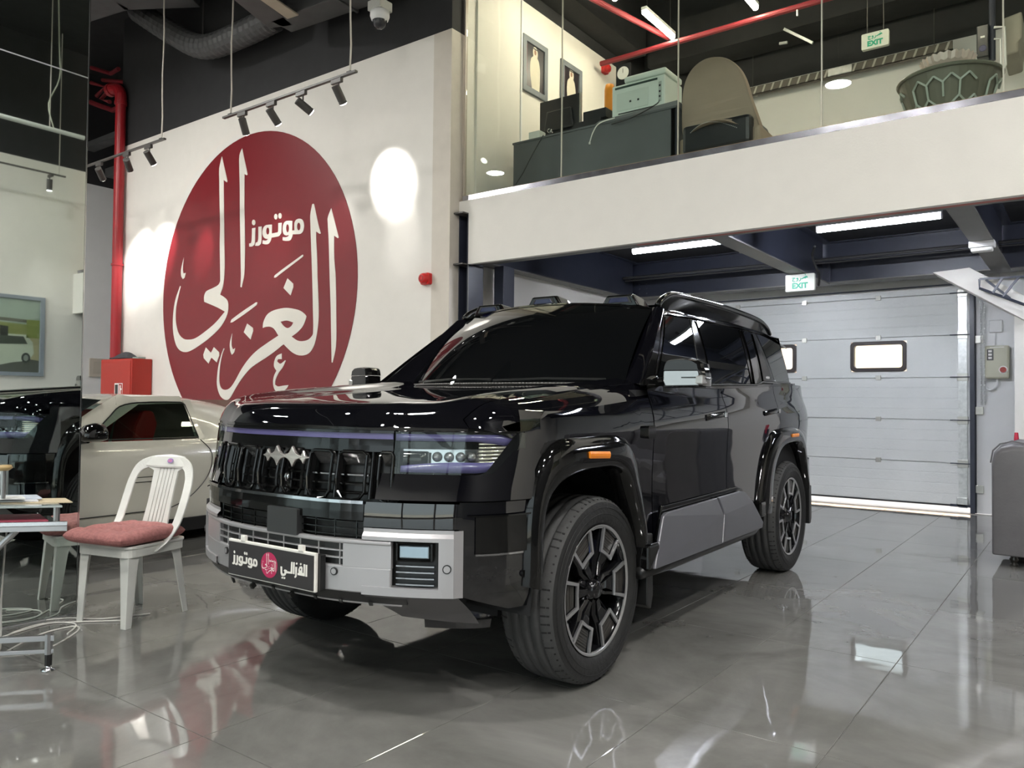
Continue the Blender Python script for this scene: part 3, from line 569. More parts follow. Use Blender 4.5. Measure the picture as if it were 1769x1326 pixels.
# dome camera
dc = empty('dome_camera', (-5.87, 5.6, 5.18), label='white dome security camera hanging from the black ceiling', cat='security camera')
MB().box(-.09, .09, -.09, .09, .05, .15).build('junction_box', mat('box_grey', (.45, .45, .42), .5), dc, bev=.008)
MB().lathe([(.0, .05), (.098, .05), (.10, .0), (.088, -.035), (.075, -.045)], n=24).build('housing', white2, dc, smooth=True)
MB().lathe([(.075, -.045), (.074, -.07), (.055, -.105), (.028, -.125), (.001, -.13)], n=24).build('dome', mat('dome_dark', (.03, .03, .035), .05), dc, smooth=True)
MB().cyl((0, 0, .15), (0, 0, ZC-5.18), .012, 8).build('drop_rod', ductm, dc)
# exit signs
greenm = mat('exit_green', (.03, .36, .22), .4)
signm = mat('sign_white', (.62, .64, .58), .45)
def text(name, s, size, m, parent, fn, depth=.002, sx=1.0, bold=0):
    cu = bpy.data.curves.new('t', 'FONT'); cu.body = s; cu.size = size; cu.align_x = 'CENTER'; cu.align_y = 'CENTER'; cu.extrude = depth/2; cu.offset = bold; cu.resolution_u = 2
    o = bpy.data.objects.new('t', cu); COL.objects.link(o); bpy.context.view_layer.update()
    me = bpy.data.meshes.new_from_object(o.evaluated_get(bpy.context.evaluated_depsgraph_get())); bpy.data.objects.remove(o)
    V = [fn(v.co.x*sx, v.co.y, v.co.z) for v in me.vertices]; Fc = [tuple(p.vertices) for p in me.polygons]
    r = mesh(name, V, Fc, m, parent); bpy.data.meshes.remove(me); return r
# the Arabic word as drawn outlines in a 100 x 40 box (reads right to left)
KH = [[(100, 22), (98, 30), (90, 34), (82, 31), (72, 26), (66, 22), (58, 20), (58, 15), (68, 16), (76, 20), (84, 18), (92, 24)], [(84, 38), (88, 42), (84, 46), (80, 42)],
      [(56, 24), (52, 24), (53, 16), (50, 10), (44, 7), (44, 3), (52, 5), (57, 12)],
      [(40, 25), (34, 27), (29, 23), (30, 17), (36, 16), (35, 11), (28, 7), (28, 3), (36, 5), (41, 12), (42, 20)],
      [(24, 26), (14, 29), (2, 28), (2, 24), (12, 25), (6, 18), (4, 10), (8, 3), (16, 0), (24, 2), (24, 6), (15, 5), (9, 9), (9, 15), (14, 22), (24, 22)], [(14, 10), (18, 13), (15, 17), (11, 14)]]
def exit_sign(loc, w, h, lab, rods=0, rot=0):
    t = empty('exit_sign', loc, rot, label=lab, cat='exit sign')
    MB().prism(rrect(-w/2, w/2, -h/2, h/2, .012), lambda u, v, d: (u, d, v), 0, .05).build('sign_box', signm, t, bev=.004)
    text('exit_lettering', 'EXIT', h*.44, greenm, t, lambda x, y, z: (x, -.001-z, y-h*.20), sx=1.0, bold=.004)
    mb = MB(); s = w*.56/100
    for pl_ in KH: mb.prism(smooth_closed(pl_, 3), lambda u, v, d: ((u-50)*s, -d, (v-14)*s+h*.17), .0, .003)
    mb.build('arabic_lettering', greenm, t)
    for k in range(rods): MB().cyl(((-.3+.6*k)*w, .025, h/2), ((-.3+.6*k)*w, .025, ZC-loc[2]), .005, 6).build('suspension_rod', darkgrey, t)
exit_sign((-2.640, 9.0, 2.612), .32, .19, 'white EXIT sign under the steel beam above the garage door')
exit_sign((-1.855, 9.0, 5.16), .27, .17, 'pale EXIT sign hanging upstairs behind the glass', rods=2)
el_ = empty('emergency_light', (-.79, 8.15, 2.66), label='small white emergency light under the right steel beam', cat='emergency light')
MB().box(-.10, .10, -.06, .06, 0, .06).build('lamp_base', white2, el_, bev=.008)
MB().box(-.085, .085, -.05, .05, -.035, 0).build('lamp_cover', mat('frosted', (.8, .8, .78), .3), el_, bev=.012)
# tubes under the mezzanine
def tube_light(x0, x1, y, z, lab, m=tubem, name='tube_light', axis='x', grp=None):
    t = empty(name, ((x0+x1)/2 if axis == 'x' else x0, y, z), label=lab, cat='tube light', group=grp); L = abs(x1-x0)/2
    if axis == 'x':
        MB().box(-L, L, -.03, .03, .02, .05).build('housing', white2, t, bev=.004); MB().cyl((-L+.01, 0, 0), (L-.01, 0, 0), .03, 12).build('tube', m, t)
        for s in (-1, 1): MB().cyl((s*(L-.012), 0, 0), (s*L, 0, 0), .032, 12).build('end_cap', white2, t)
        for s in (-.6, .6): MB().box(s*L-.02, s*L+.02, -.02, .02, .05, .10).build('bracket', darkgrey, t)
    return t
tube_light(-4.003, -2.999, 7.6, 2.88, 'glowing white tube light under the mezzanine, nearer the column')
tube_light(-2.079, -1.03, 7.6, 2.88, 'glowing white tube light under the mezzanine, right of the EXIT sign')
tube_light(.3, 1.3, 7.6, 2.88, 'glowing white tube light under the mezzanine beyond the right beam')
cbt = empty('conduit_bundle', (-3, 9.6, 2.9), label='dark cables and conduit under the mezzanine ceiling', cat='cable')
mb = MB(); mb.tube([(-2.2, 0, .06), (.3, 0, .05), (4.5, 0, .06)], .018, 6); mb.tube([(-2.2, .06, .03), (1.1, .05, .02), (4.5, .06, .03)], .012, 6)
mb.build('cable', rubber, cbt)
pts = [(-2.45, 8.9, 2.98), (-2.53, 9.1, 2.9), (-2.50, 9.25, 2.72), (-2.54, 9.38, 2.62)]
MB().tube([(crom(pts, 3*k/12)[0]+3, crom(pts, 3*k/12)[1]-9.6, crom(pts, 3*k/12)[2]-2.9) for k in range(13)], .014, 6).build('cable', rubber, cbt)
# door control box, switch, chain, red handle
cb = empty('door_control_box', (-.876, YG, 1.75), label='beige garage door control box with red stop button', cat='control box')
MB().box(-.12, .12, -.09, 0, -.19, .19).build('box_body', mat('control_beige', (.50, .49, .38), .45), cb, bev=.02)
MB().box(-.10, -.035, -.095, -.088, .02, .15).build('button_panel', darkgrey, cb, bev=.002)
for k in range(3): MB().box(-.085, -.05, -.10, -.094, .035+.038*k, .06+.038*k).build('button', wh, cb, bev=.002)
MB().cyl((.06, -.115, -.09), (.06, -.088, -.09), .032, 20).build('stop_button', mat('button_red', (.35, .03, .02), .35), cb)
MB().cyl((.06, -.093, -.09), (.06, -.088, -.09), .045, 20).build('stop_ring', wh, cb)
MB().box(-.07, .07, -.093, -.0905, .165, .172).build('label_strip', wh, cb)
sw = empty('wall_switch', (-.90, YG, 2.165), label='small white wall junction box above the door control box', cat='switch')
MB().box(-.06, .075, -.04, 0, -.07, .07).build('plate', white2, sw, bev=.008)
MB().cyl((.0, -.012, -.07), (.0, -.012, -.225), .005, 6).build('conduit', white2, sw)
hw = empty('cable_loop', (-.93, YG-.03, 1.5), label='white cable loop below the door control box', cat='cable')
pts = [(.05, 0, .06), (.04, -.01, -.02), (-.02, -.01, -.07), (-.05, 0, -.04)]
MB().tube([crom(pts, 3*k/12) for k in range(13)], .012, 6).build('cord', white2, hw)
ch = empty('pull_chain', (-1.02, YG-.05, 2.75), label='hanging steel pull chain of the garage door', cat='chain')
cm = MB(); q = cm.tube([(.010*math.cos(a), 0, .019*math.sin(a)) for a in [2*PI*k/8 for k in range(8)]], .0035, 5, closed=True)
link0 = None
for s in (-.018, .018):
    for k in range(50):
        if link0 is None: link0 = cm.build('chain_link', galv, ch); l = link0
        else: l = link0.copy(); COL.objects.link(l); l.parent = ch
        l.location = (s, 0, -.03*k-(.0 if s < 0 else .0)); l.rotation_euler = (0, 0, PI/2*(k % 2))
rh = empty('red_handled_tool', (-.62, 9.4, 0), label='tall red and black handle standing behind the grey sofa', cat='tool')
MB().tube([(0, 0, 0), (0, 0, .70)], .012, 8).build('shaft', steelblk, rh)
MB().tube([(0, 0, .70), (.004, 0, .75), (0, 0, .92), (0, 0, .98)], [.012, .024, .022, .016], 10).build('grip', mat('grip_red', (.5, .02, .05), .4), rh)
MB().box(-.045, .03, -.02, .02, .66, .80).build('bracket', steelblk, rh, bev=.006)
# grey sofa
sf = empty('grey_sofa', (-.64, 7.15, 0), label='grey leather sofa end with rounded arm at the right edge', cat='sofa')
sfm = mat('grey_leather', (.135, .13, .135), .45, var=.08, bump=.15, bscale=40)
prof = [(0, .09), (0, .80), (.015, .88), (.06, .935), (.13, .96), (.22, .955), (.30, .93), (.33, .86), (.34, .60), (.34, .09)]
V = []; Fc = []
ys = [0, .03, .08, .9, .95, .98]
for j, yy in enumerate(ys):
    s = [.94, .985, 1, 1, .985, .94][j]
    for (a, b) in prof: V.append((.17+(a-.17)*s, yy, .09+(b-.09)*s))
n = len(prof)
for j in range(len(ys)-1):
    for i in range(n): Fc.append((j*n+i, j*n+(i+1) % n, (j+1)*n+(i+1) % n, (j+1)*n+i))
Fc += [tuple(range(n)), tuple(range((len(ys)-1)*n, len(ys)*n))]
mesh('arm', V, Fc, sfm, sf, smooth=True, bev=.012)
mesh('arm', [(x+1.75, y, z) for x, y, z in V], Fc, sfm, sf, smooth=True, bev=.012)
MB().box(.345, 1.745, .12, .95, .12, .34).build('base', sfm, sf, bev=.02)
for k in range(2): MB().box(.35+.70*k, 1.045+.70*k, .05, .80, .34, .50).build('seat_cushion', sfm, sf, bev=.045, bseg=3)
for k in range(2): MB().box(.35+.70*k, 1.045+.70*k, .76, .98, .42, .96).build('back_cushion', sfm, sf, bev=.05, bseg=3)
MB().tube([(-.004, .02, .80), (.012, .02, .895), (.06, .02, .948), (.14, .02, .972), (.30, .02, .94)], .006, 6).build('piping', sfm, sf)
for (x, yy) in ((.14, .13), (.14, .88), (1.95, .13), (1.95, .88)):
    MB().lathe([(.001, .0), (.028, .0), (.03, .01), (.02, .02), (.026, .035), (.033, .05), (.024, .065), (.03, .09), (.001, .09)], c=(x, yy, 0), n=16).build('foot', mat('foot_dark', (.06, .055, .05), .25, metal=.5), sf, smooth=True)
# =============== UPSTAIRS OFFICE ===============
FZ = 3.385; DT = 4.12
dk = empty('office_desk', (-4.2, 7.0, FZ), label='dark grey office desk upstairs behind the glass', cat='desk')
dkm = mat('desk_grey', (.085, .092, .10), .45)
MB().box(-.98, .97, 0, .02, .02, .735).build('modesty_panel', dkm, dk, bev=.002)
MB().box(-.99, .98, -.01, .72, .715, .737).build('desk_top', dkm, dk, bev=.003)
for x in (-.97, .95): MB().box(x, x+.02, .02, .7, 0, .715).build('side_panel', dkm, dk)
MB().prism([(.02, .737), (.97, .737), (.97, .80), (.10, .775)], lambda u, v, d: (u, d, v), .03, .60).build('riser_shelf', mat('shelf_grey', (.16, .165, .17), .35), dk, bev=.003)
MB().box(.92, .975, .0, .02, 0, .72).build('dark_leg', steelblk, dk)
mo = empty('computer_monitor', (-4.80, 7.35, DT+.002), .0, label='black computer monitor seen from behind on the desk', cat='monitor')
sc_ = mat('monitor_black', (.012, .013, .016), .3)
MB().prism([(-.27, .12), (.27, .12), (.27, .54), (-.27, .54)], lambda u, v, d: (u, d, v), 0, .03).build('screen_back', sc_, mo, bev=.006)
MB().prism([(-.2, .17), (.2, .17), (.16, .40), (-.16, .40)], lambda u, v, d: (u, d, v), -.03, 0).build('rear_housing', sc_, mo, bev=.02)
MB().box(-.03, .03, -.01, .02, .0, .2).build('stand', sc_, mo); MB().box(-.11, .11, -.08, .09, 0, .01).build('stand_base', sc_, mo, bev=.003)
MB().box(.262, .275, -.004, .034, .12, .54).build('side_bezel', mat('bezel_grey', (.35, .33, .3), .4), mo)
wc = empty('white_box', (-5.0, 7.2, DT+.002), label='small white box at the left end of the desk', cat='box')
MB().box(-.075, .075, -.06, .06, 0, .14).build('box_body', mat('box_pale', (.62, .66, .62), .5), wc, bev=.005)
sp = empty('webcam', (-4.72, 7.05, DT+.002), label='small round silver webcam in front of the monitor', cat='webcam')
MB().lathe([(.001, -.03), (.022, -.03), (.026, 0), (.022, .02), (.001, .02)], c=(0, 0, .055), axis='y', n=18).build('camera_body', chrome, sp, smooth=True)
MB().cyl((0, -.034, .055), (0, -.03, .055), .014, 16).build('lens', sc_, sp); MB().box(-.02, .02, -.02, .02, 0, .03).build('foot', sc_, sp)
bb = empty('black_box', (-4.24, 7.25, DT+.044), label='black electronic box with a second box on top beside the printer', cat='box')
MB().box(-.28, .06, -.06, .12, -.036, .10).build('lower_box', sc_, bb, bev=.004); MB().box(-.16, .12, -.05, .12, .10, .20).build('upper_box', sc_, bb, bev=.004)
ob = empty('orange_canister', (-4.245, 7.50, DT+.005), label='orange rounded canister behind the printer', cat='canister')
MB().lathe([(.001, 0), (.05, 0), (.056, .02), (.056, .54), (.045, .60), (.001, .62)], n=20).build('canister_body', mat('orange', (.75, .26, .01), .4), ob, smooth=True)
pr_ = empty('printer', (-3.72, 7.15, 4.205), label='large white laser printer on the desk upstairs', cat='printer')
pm = mat('printer_white', (.66, .74, .69), .4)
MB().box(-.30, .30, 0, .42, 0, .33).build('printer_body', pm, pr_, bev=.015)
MB().box(-.16, .31, -.005, .40, .335, .40).build('lid', pm, pr_, bev=.02)
MB().box(-.26, .22, -.006, 0, .285, .305).build('output_slot', mat('slot_dark', (.02, .05, .04), .5), pr_)
MB().box(-.24, .12, -.006, 0, .05, .24).build('rear_door', mat('printer_white2', (.58, .66, .61), .4), pr_, bev=.003)
MB().box(-.22, .18, -.008, .0, .018, .028).build('bottom_slot', sc_, pr_)
MB().box(.235, .265, -.006, 0, .06, .26).build('port_panel', mat('port_grey', (.4, .45, .42), .5), pr_)
for z in (.10, .15, .21): MB().box(.24, .258, -.009, -.004, z, z+.018).build('port', sc_, pr_)
for x in (-.09, .0): MB().box(x, x+.02, -.009, -.004, .12, .14).build('latch', sc_, pr_)
ck = empty('desk_clock', (-4.20, 7.72, DT+.404), label='small square clock propped behind the printer', cat='clock')
MB().box(-.09, .09, 0, .02, -.40, .50).build('clock_frame', sc_, ck, bev=.003); MB().cyl((0, -.004, .40), (0, 0, .40), .072, 24).build('clock_face', wh, ck)
MB().box(-.002, .002, -.007, -.004, .40, .45).build('clock_hand', sc_, ck)
cbp = empty('cable', (-3.5, 6.98, 4.1), label='black power cable drooping from the printer to the desk front', cat='cable')
pts = [(.03, .15, .17), (.05, .06, .10), (-.05, -.02, .02), (-.22, -.02, -.02), (-.42, -.01, -.03)]
MB().tube([crom(pts, 4*k/20) for k in range(21)], .006, 6).build('cord', sc_, cbp)
cw = empty('cable', (-4.2, 6.97, 4.05), label='white cable end hanging over the desk front', cat='cable')
pts = [(.30, .03, .09), (.14, .0, .06), (.07, -.01, -.02), (.03, -.01, -.12)]
MB().tube([crom(pts, 3*k/12) for k in range(13)], .006, 6).build('cord', wh, cw); MB().cyl((.03, -.01, -.12), (.027, -.01, -.14), .010, 8).build('plug', wh, cw)
cw = empty('cable', (-5.0, 6.96, 3.8), label='black cable running down the left part of the desk front', cat='cable')
pts = [(.25, .0, .32), (.12, -.01, .14), (0, -.02, -.05), (-.12, -.02, -.2), (-.15, -.02, -.38)]
MB().tube([crom(pts, 4*k/16) for k in range(17)], .005, 6).build('cord', sc_, cw)
# framed portraits
def portrait(y0, y1, z0, z1, lab):
    t = empty('framed_portrait', (-5.408, (y0+y1)/2, (z0+z1)/2), label=lab, cat='picture'); hw_, hh = (y1-y0)/2, (z1-z0)/2
    def fn(u, v, d): return (d, u, v)
    MB().prism([(-hw_, -hh), (hw_, -hh), (hw_, hh), (-hw_, hh)], fn, .0, .03, [[(-hw_+.07, -hh+.07), (hw_-.07, -hh+.07), (hw_-.07, hh-.07), (-hw_+.07, hh-.07)]]).build('frame', mat('frame_grey', (.16, .18, .20), .45), t, bev=.004)
    MB().box(.002, .012, -hw_+.07, hw_-.07, -hh+.07, hh-.07).build('photo_print', mat('photo_dark', (.022, .018, .022), .3), t)
    rb_ = [(-.06, -hh+.08), (.10, -hh+.08), (.11, -.02), (.085, .10), (.05, .14), (.06, .19), (.045, .245), (.0, .262), (-.035, .245), (-.045, .19), (-.035, .14), (-.085, .09), (-.10, -.05)]
    MB().prism(smooth_closed(rb_, 3), fn, .012, .0125).build('robe_print', mat('robe_print', (.62, .57, .46), .6), t)
    MB().prism([(.005+.022*math.cos(a), .195+.032*math.sin(a)) for a in [2*PI*k/12 for k in range(12)]], fn, .0126, .0130).build('face_print', mat('face_print', (.28, .15, .10), .6), t)
    MB().prism([(-.038, .228), (.05, .228), (.047, .242), (-.036, .242)], fn, .0126, .013).build('band_print', bk, t)
    MB().box(.0126, .013, -hw_+.075, -hw_+.095, -.1, hh-.1).build('flag_print', mat('flag_print', (.3, .02, .04), .5), t)
portrait(7.45, 7.97, 4.93, 5.60, 'grey framed portrait of a person in white robes, left one upstairs')
portrait(8.28, 8.78, 4.96, 5.60, 'grey framed portrait of a person in white robes, partly behind the monitor')
# office chair seen from behind
oc = empty('upholstered_chair', (-2.84, 6.95, FZ), label='taupe armchair with tall rounded back upstairs behind the glass', cat='chair')
tp = mat('taupe_velvet', (.34, .265, .205), .85, bump=.1)
out = [(-.37, .50), (-.375, .80), (-.34, .95), (-.25, 1.04), (-.12, 1.085), (.0, 1.09), (.12, 1.06), (.22, .98), (.28, .86), (.33, .66), (.40, .40), (.395, .36), (.24, .42), (.08, .475), (-.08, .475), (-.22, .44), (-.32, .385)]
def bfn(u, v, d): return (u, d+.18*(u/.38)**2, v)
so = smooth_closed(out, 4)
cxo, czo = .0, .72
V = []; Fc = []; n = len(so)
for (d, s) in ((.0, .93), (-.02, .98), (0, 1), (.05, 1), (.07, .97)):
    for (u, v) in so: V.append(bfn(cxo+(u-cxo)*s, czo+(v-czo)*s, d))
for j in range(4):
    for i in range(n): Fc.append((j*n+i, j*n+(i+1) % n, (j+1)*n+(i+1) % n, (j+1)*n+i))
tri = tessellate_polygon([[Vector((u, v, 0)) for u, v in so]])
Fc += [tuple(t) for t in tri]+[tuple(i+4*n for i in t) for t in tri]
mesh('backrest', V, Fc, tp, oc, smooth=False)
mb = MB(); 
for k in range(40):
    t = k/39; u = -.30+.52*t; v = .395+.085*math.sin(PI*min(1, max(0, (t*.95+.05))))
    p = bfn(u, v, -.026); mb.lathe([(.0, 0), (.0035, .001), (.003, .003)], c=p, axis='y', n=5)
mb.build('nail_trim', wh, oc, kind='stuff')
MB().box(-.33, .34, .05, .60, .0+.24, .52).build('seat', sc_, oc, bev=.04)  # black and oversized, standing in for the dark void under the backrest arch
MB().box(.33, .41, .12, .55, .20, .42).build('armrest', tp, oc, bev=.03); MB().box(-.38, -.30, .1, .55, .20, .42).build('armrest', tp, oc, bev=.03)
for x in (-.26, .28):
    for yy in (.10, .52): MB().box(x-.018, x+.018, yy-.018, yy+.018, 0, .24).build('leg', sc_, oc)
# hexagon drum table with crystal bowl
ht = empty('drum_table', (-.93, 7.25, FZ), label='round olive-grey drum table with hexagon lattice upstairs', cat='table')
olv = mat('olive_grey', (.14, .135, .105), .4)
def R_(z): return .20+.18*(z/.50)**.8
MB().lathe([(.0, .02)]+[(R_(.02+.48*k/10)-.012, .02+.48*k/10) for k in range(11)]+[(.0, .50)], n=40).build('drum', olv, ht, smooth=False)
MB().lathe([(.0, .50), (.385, .50), (.392, .512), (.385, .525), (.0, .525)], n=40).build('table_top', mat('olive_top', (.16, .165, .13), .3), ht)
mb = MB(); hx = .135
for i in range(18):
    for j in range(4):
        th = (i+(.5 if j % 2 else 0))*2*PI/18; zc = .02+.16*j
        for k in range(3):
            a0 = math.radians(60*k+30+0); a1 = math.radians(60*k+90)
            p = []
            for a in (a0, a1):
                u = th+math.cos(a)*.20; z = zc+.105*math.sin(a)
                if z < .01 or z > .50: break
                p.append((R_(z)*math.cos(u), R_(z)*math.sin(u), z))
            if len(p) == 2 and (i+j*2) % 5 != 0: mb.tube(p, .010, 4)
mb.build('hexagon_lattice', mat('lattice_sage', (.36, .40, .35), .4), ht, kind='stuff')
bw = empty('crystal_bowl', (-.94, 7.25, FZ+.526), label='fluted crystal bowl with flowers on the drum table', cat='bowl')
V = []; n = 48; prof = [(.05, 0), (.09, .012), (.14, .05), (.18, .10), (.20, .155)]
for k in range(n):
    q = 2*PI*k/n; w = 1+.06*(k % 2)
    for r_, h_ in prof: V.append((r_*w*math.cos(q), r_*w*math.sin(q), h_+.012*(k % 2)))
m_ = len(prof); Fc = [(k*m_+i, ((k+1) % n)*m_+i, ((k+1) % n)*m_+i+1, k*m_+i+1) for k in range(n) for i in range(m_-1)]
mesh('bowl_body', V, Fc, mat('crystal_rose', (.75, .62, .57), .15, metal=.35), bw, solid=.004)
for c_, col in (((-.03, -.05, .07), (.5, .1, .08)), ((.04, -.06, .08), (.05, .07, .5)), ((0, .04, .07), (.5, .45, .4))):
    mb = MB()
    for k in range(9):
        a = k*2.4; r_ = .012*math.sqrt(k); mb.lathe([(.0, .0), (.02, .01), (.014, .03), (.0, .034)], c=(c_[0]+r_*math.cos(a), c_[1]+r_*math.sin(a), c_[2]), n=6)
    mb.build('flower', mat('flower_%d' % int(col[2]*100), col, .6), bw)
# upstairs services
rp2 = empty('red_pipe', (-3, 9.1, 5.8), label='long dark red sprinkler pipe crossing the upstairs ceiling', cat='pipe')
MB().cyl((-2.3, .02, .0), (7.0, -.05, .0), .035, 10).build('pipe_body', redpipe2, rp2)
MB().cyl((.3, 0, -.03), (.3, 0, -.10), .012, 8).build('sprinkler', galv, rp2)
rp3 = empty('red_pipe', (-4.6, 8.2, 5.98), label='dark red pipe rising beside the upstairs tube light', cat='pipe')
MB().cyl((-.5, -1.6, .1), (.2, 1.1, .0), .035, 10).build('pipe_body', redpipe2, rp3)
def ytube(x, y0, y1, z, lab):
    t = empty('tube_light', (x, (y0+y1)/2, z), label=lab, cat='tube light'); L = (y1-y0)/2
    MB().box(-.035, .035, -L, L, .02, .06).build('housing', white2, t); MB().cyl((0, -L+.01, 0), (0, L-.01, 0), .034, 12).build('tube', tubewarm, t)
    for s in (-.8, .8): MB().cyl((0, s*L, .06), (0, s*L, ZC-z), .005, 6).build('suspension_rod', darkgrey, t)
ytube(-4.27, 8.35, 9.16, 5.9, 'bright warm tube light upstairs above the printer')
ytube(-4.40, 7.0, 7.9, 5.9, 'warm tube light upstairs at the top frame edge, left one')
ytube(-3.16, 8.1, 9.04, 5.9, 'warm tube light upstairs at the top frame edge, right of the printer')
ytube(-1.2, 7.6, 8.6, 5.9, 'warm tube light upstairs above the drum table')
ytube(1.6, 7.6, 8.6, 5.9, 'warm tube light upstairs beyond the right frame edge')
ct = empty('cable_ladder', (-2.7, 10.5, 5.50), label='grey perforated cable ladder along the upstairs back wall', cat='cable ladder')
mb = MB(); mb.box(-1.15, 1.4, -.06, .0, -.055, -.045); mb.box(-1.15, 1.4, -.06, -.055, -.055, .05); mb.build('tray', mat('tray_taupe', (.13, .115, .095), .5), ct)
mb = MB()
for k in range(22): mb.add([(-1.1+.115*k, -.062, -.05), (-1.075+.115*k, -.062, -.05), (-1.04+.115*k, -.062, .045), (-1.065+.115*k, -.062, .045)], [(0, 1, 2, 3)])
mb.build('slot', mat('slot_pale', (.5, .47, .42), .5), ct, kind='stuff', solid=.002)
MB().box(-.01, .28, -.08, -.02, -.05, .05).build('coupler', galv, ct, bev=.01)
for x in (-1.0, 0, 1.2): MB().box(x, x+.03, -.05, .12, -.03, .0).build('wall_bracket', galv, ct)
for x in (-1.0, 1.2): MB().cyl((x, -.03, .04), (x, -.03, ZC-5.5), .005, 6).build('hanger_rod', darkgrey, ct)
ac = empty('equipment_cover', (-.67, 10.0, 5.22), label='beige draped equipment box high upstairs at the right edge', cat='box')
MB().prism([(-.08, .20), (.09, .23), (.09, -.05), (.06, -.09), (.06, -.20), (-.08, -.22)], lambda u, v, d: (u, d, v), -.15, .5).build('cover', mat('cover_beige', (.36, .34, .29), .7, bump=.5, bscale=12), ac, bev=.02)
sb = empty('hanging_speaker', (-.90, 9.5, 5.05), label='dark speaker on a pole upstairs beside the draped box', cat='speaker')
MB().box(-.055, .055, -.08, .08, -.17, .17).build('cabinet', sc_, sb, bev=.01); MB().cyl((.08, 0, -.2), (.08, 0, ZC-5.05), .03, 10).build('pole', steelblk, sb)
MB().box(-.02, .02, -.084, -.08, .03, .05).build('badge', wh, sb); MB().lathe([(.0, -.084), (.03, -.084), (.035, -.08)], axis='y', c=(0, 0, -.08), n=16).build('driver', mat('driver_blue', (.03, .03, .10), .4), sb)
mb = MB(); mb.tube([(.10, -.06, .12), (.19, -.06, .10), (.2, -.06, -.3), (.12, -.06, -.42)], .014, 6); mb.tube([(.10, -.06, .0), (.16, -.06, -.02), (.16, -.06, -.35)], .010, 6); mb.build('conduit', white2, sb)
fx = empty('ceiling_bracket', (-3.0, 9.9, 5.72), label='small bright metal strut under the black upstairs ceiling', cat='bracket')
mb = MB(); mb.tube([(-.1, .0, .25), (.25, .0, -.02)], .022, 4); mb.tube([(-.16, 0, .08), (-.06, 0, .07)], .02, 4); mb.build('strut', galv, fx)
bx_ = empty('ceiling_beam', (-4.6, 9.0, 6.15), label='black soffit beam under the upstairs ceiling', cat='beam')
MB().box(-.8, -.45, -2.4, .95, .0, .4).build('soffit', ceilm, bx_); MB().box(-.45, 9, 1.0, 1.5, -.15, .4).build('soffit', ceilm, bx_)
# =============== PICTURE ON THE SIDE WALL (seen in the mirror) ===============
pc = empty('framed_poster', (XR, 4.7, 2.245), label='grey framed poster of cars on sandy ground, seen in the mirror', cat='picture')
def pf(u, v, d): return (-d, u, v)       # u = +Y ; seen mirrored, so its right in the mirror is +Y
W2, H2 = 1.2, .655
MB().prism([(-W2, -H2), (W2, -H2), (W2, H2), (-W2, H2)], pf, 0, .04, [[(-W2+.07, -H2+.06), (W2-.07, -H2+.06), (W2-.07, H2-.06), (-W2+.07, H2-.06)]]).build('frame', mat('poster_frame', (.24, .27, .31), .5), pc, bev=.004)
def pr2(name, poly, col, d=0): MB().prism(poly, pf, .006+d, .0065+d).build(name, mat('poster_'+name+str(int(col[0]*1000)), col, .5), pc)
w_, h_ = W2-.07, H2-.06
pr2('sky_print', [(-w_, .12), (w_, .12), (w_, h_), (-w_, h_)], (.42, .45, .42))
pr2('ground_print', [(-w_, -h_), (w_, -h_), (w_, .12), (-w_, .12)], (.50, .41, .26))
pr2('building_print', [(-w_, .10), (w_, -.02), (w_, .18), (-w_, .28)], (.33, .32, .13), .0006)
pr2('roof_print', [(-w_, .26), (w_-.2, .22), (w_-.2, .27), (-w_, .33)], (.16, .14, .12), .0012)
pr2('tower_print', [(w_-.2, -.03), (w_, -.03), (w_, .27), (w_-.2, .27)], (.30, .31, .10), .0012)
for k in range(5): pr2('shadow_print', [(-.5+.26*k, .07-.02*k), (-.38+.26*k, .06-.02*k), (-.38+.26*k, .18-.01*k), (-.5+.26*k, .19-.01*k)], (.06, .055, .05), .0014)
pr2('road_print', [(w_-1.3, -h_), (w_, -h_), (w_, -.40), (w_-.25, -.36), (w_-1.3, -.56)], (.10, .095, .08), .0006)
bo = [(w_-.95, -.50), (w_-.95, -.22), (w_-.78, -.16), (w_-.62, .02), (w_-.20, .02), (w_-.10, -.10), (w_-.08, -.28), (w_-.15, -.40), (w_-.40, -.44), (w_-.75, -.53)]
pr2('car_print', bo, (.66, .64, .56), .0012)
pr2('car_window_print', [(w_-.74, -.16), (w_-.60, -.01), (w_-.24, -.01), (w_-.18, -.13)], (.10, .10, .09), .0018)
for (a, b, r_) in ((w_-.20, -.36, .085), (w_-.80, -.49, .085)):
    pr2('wheel_print', [(a+r_*.8*math.cos(q*PI/8), b+r_*math.sin(q*PI/8)) for q in range(16)], (.03, .03, .03), .0020)
    pr2('hub_print', [(a+r_*.45*math.cos(q*PI/8), b+r_*.6*math.sin(q*PI/8)) for q in range(16)], (.35, .35, .33), .0026)
MB().box(-.020, -.016, -w_, w_, -h_, h_).build('poster_glass', clearglass, pc)
# =============== BLACK SUV ===============
paint = mat('black_car_paint', (.0025, .0025, .0038), .022, var=.0, ior=1.85)
gloss = mat('gloss_black_plastic', (.004, .004, .004), .06, var=.0, ior=1.5)
satin = mat('satin_black_plastic', (.012, .012, .012), .35, var=.05)
tint = mat('tinted_glass', (.002, .0024, .0028), .012, var=0, ior=2.1)
silver = mat('satin_silver', (.44, .43, .44), .36, metal=.55, var=.02)
greysatin = mat('grey_satin_cladding', (.12, .12, .135), .34, metal=.25, var=.03, spec=.6)
skirtm = mat('grey_skirt', (.085, .08, .08), .42, var=.04)
lav = mat('lavender_light_bar', (.10, .088, .22), .2, var=.02)
chromed = mat('dark_chrome', (.50, .50, .52), .08, metal=1, var=.01)
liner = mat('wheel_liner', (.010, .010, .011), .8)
tyrem = mat('tyre_rubber', (.013, .013, .013), .58, var=.10, scale=8, bump=.25, bscale=50)
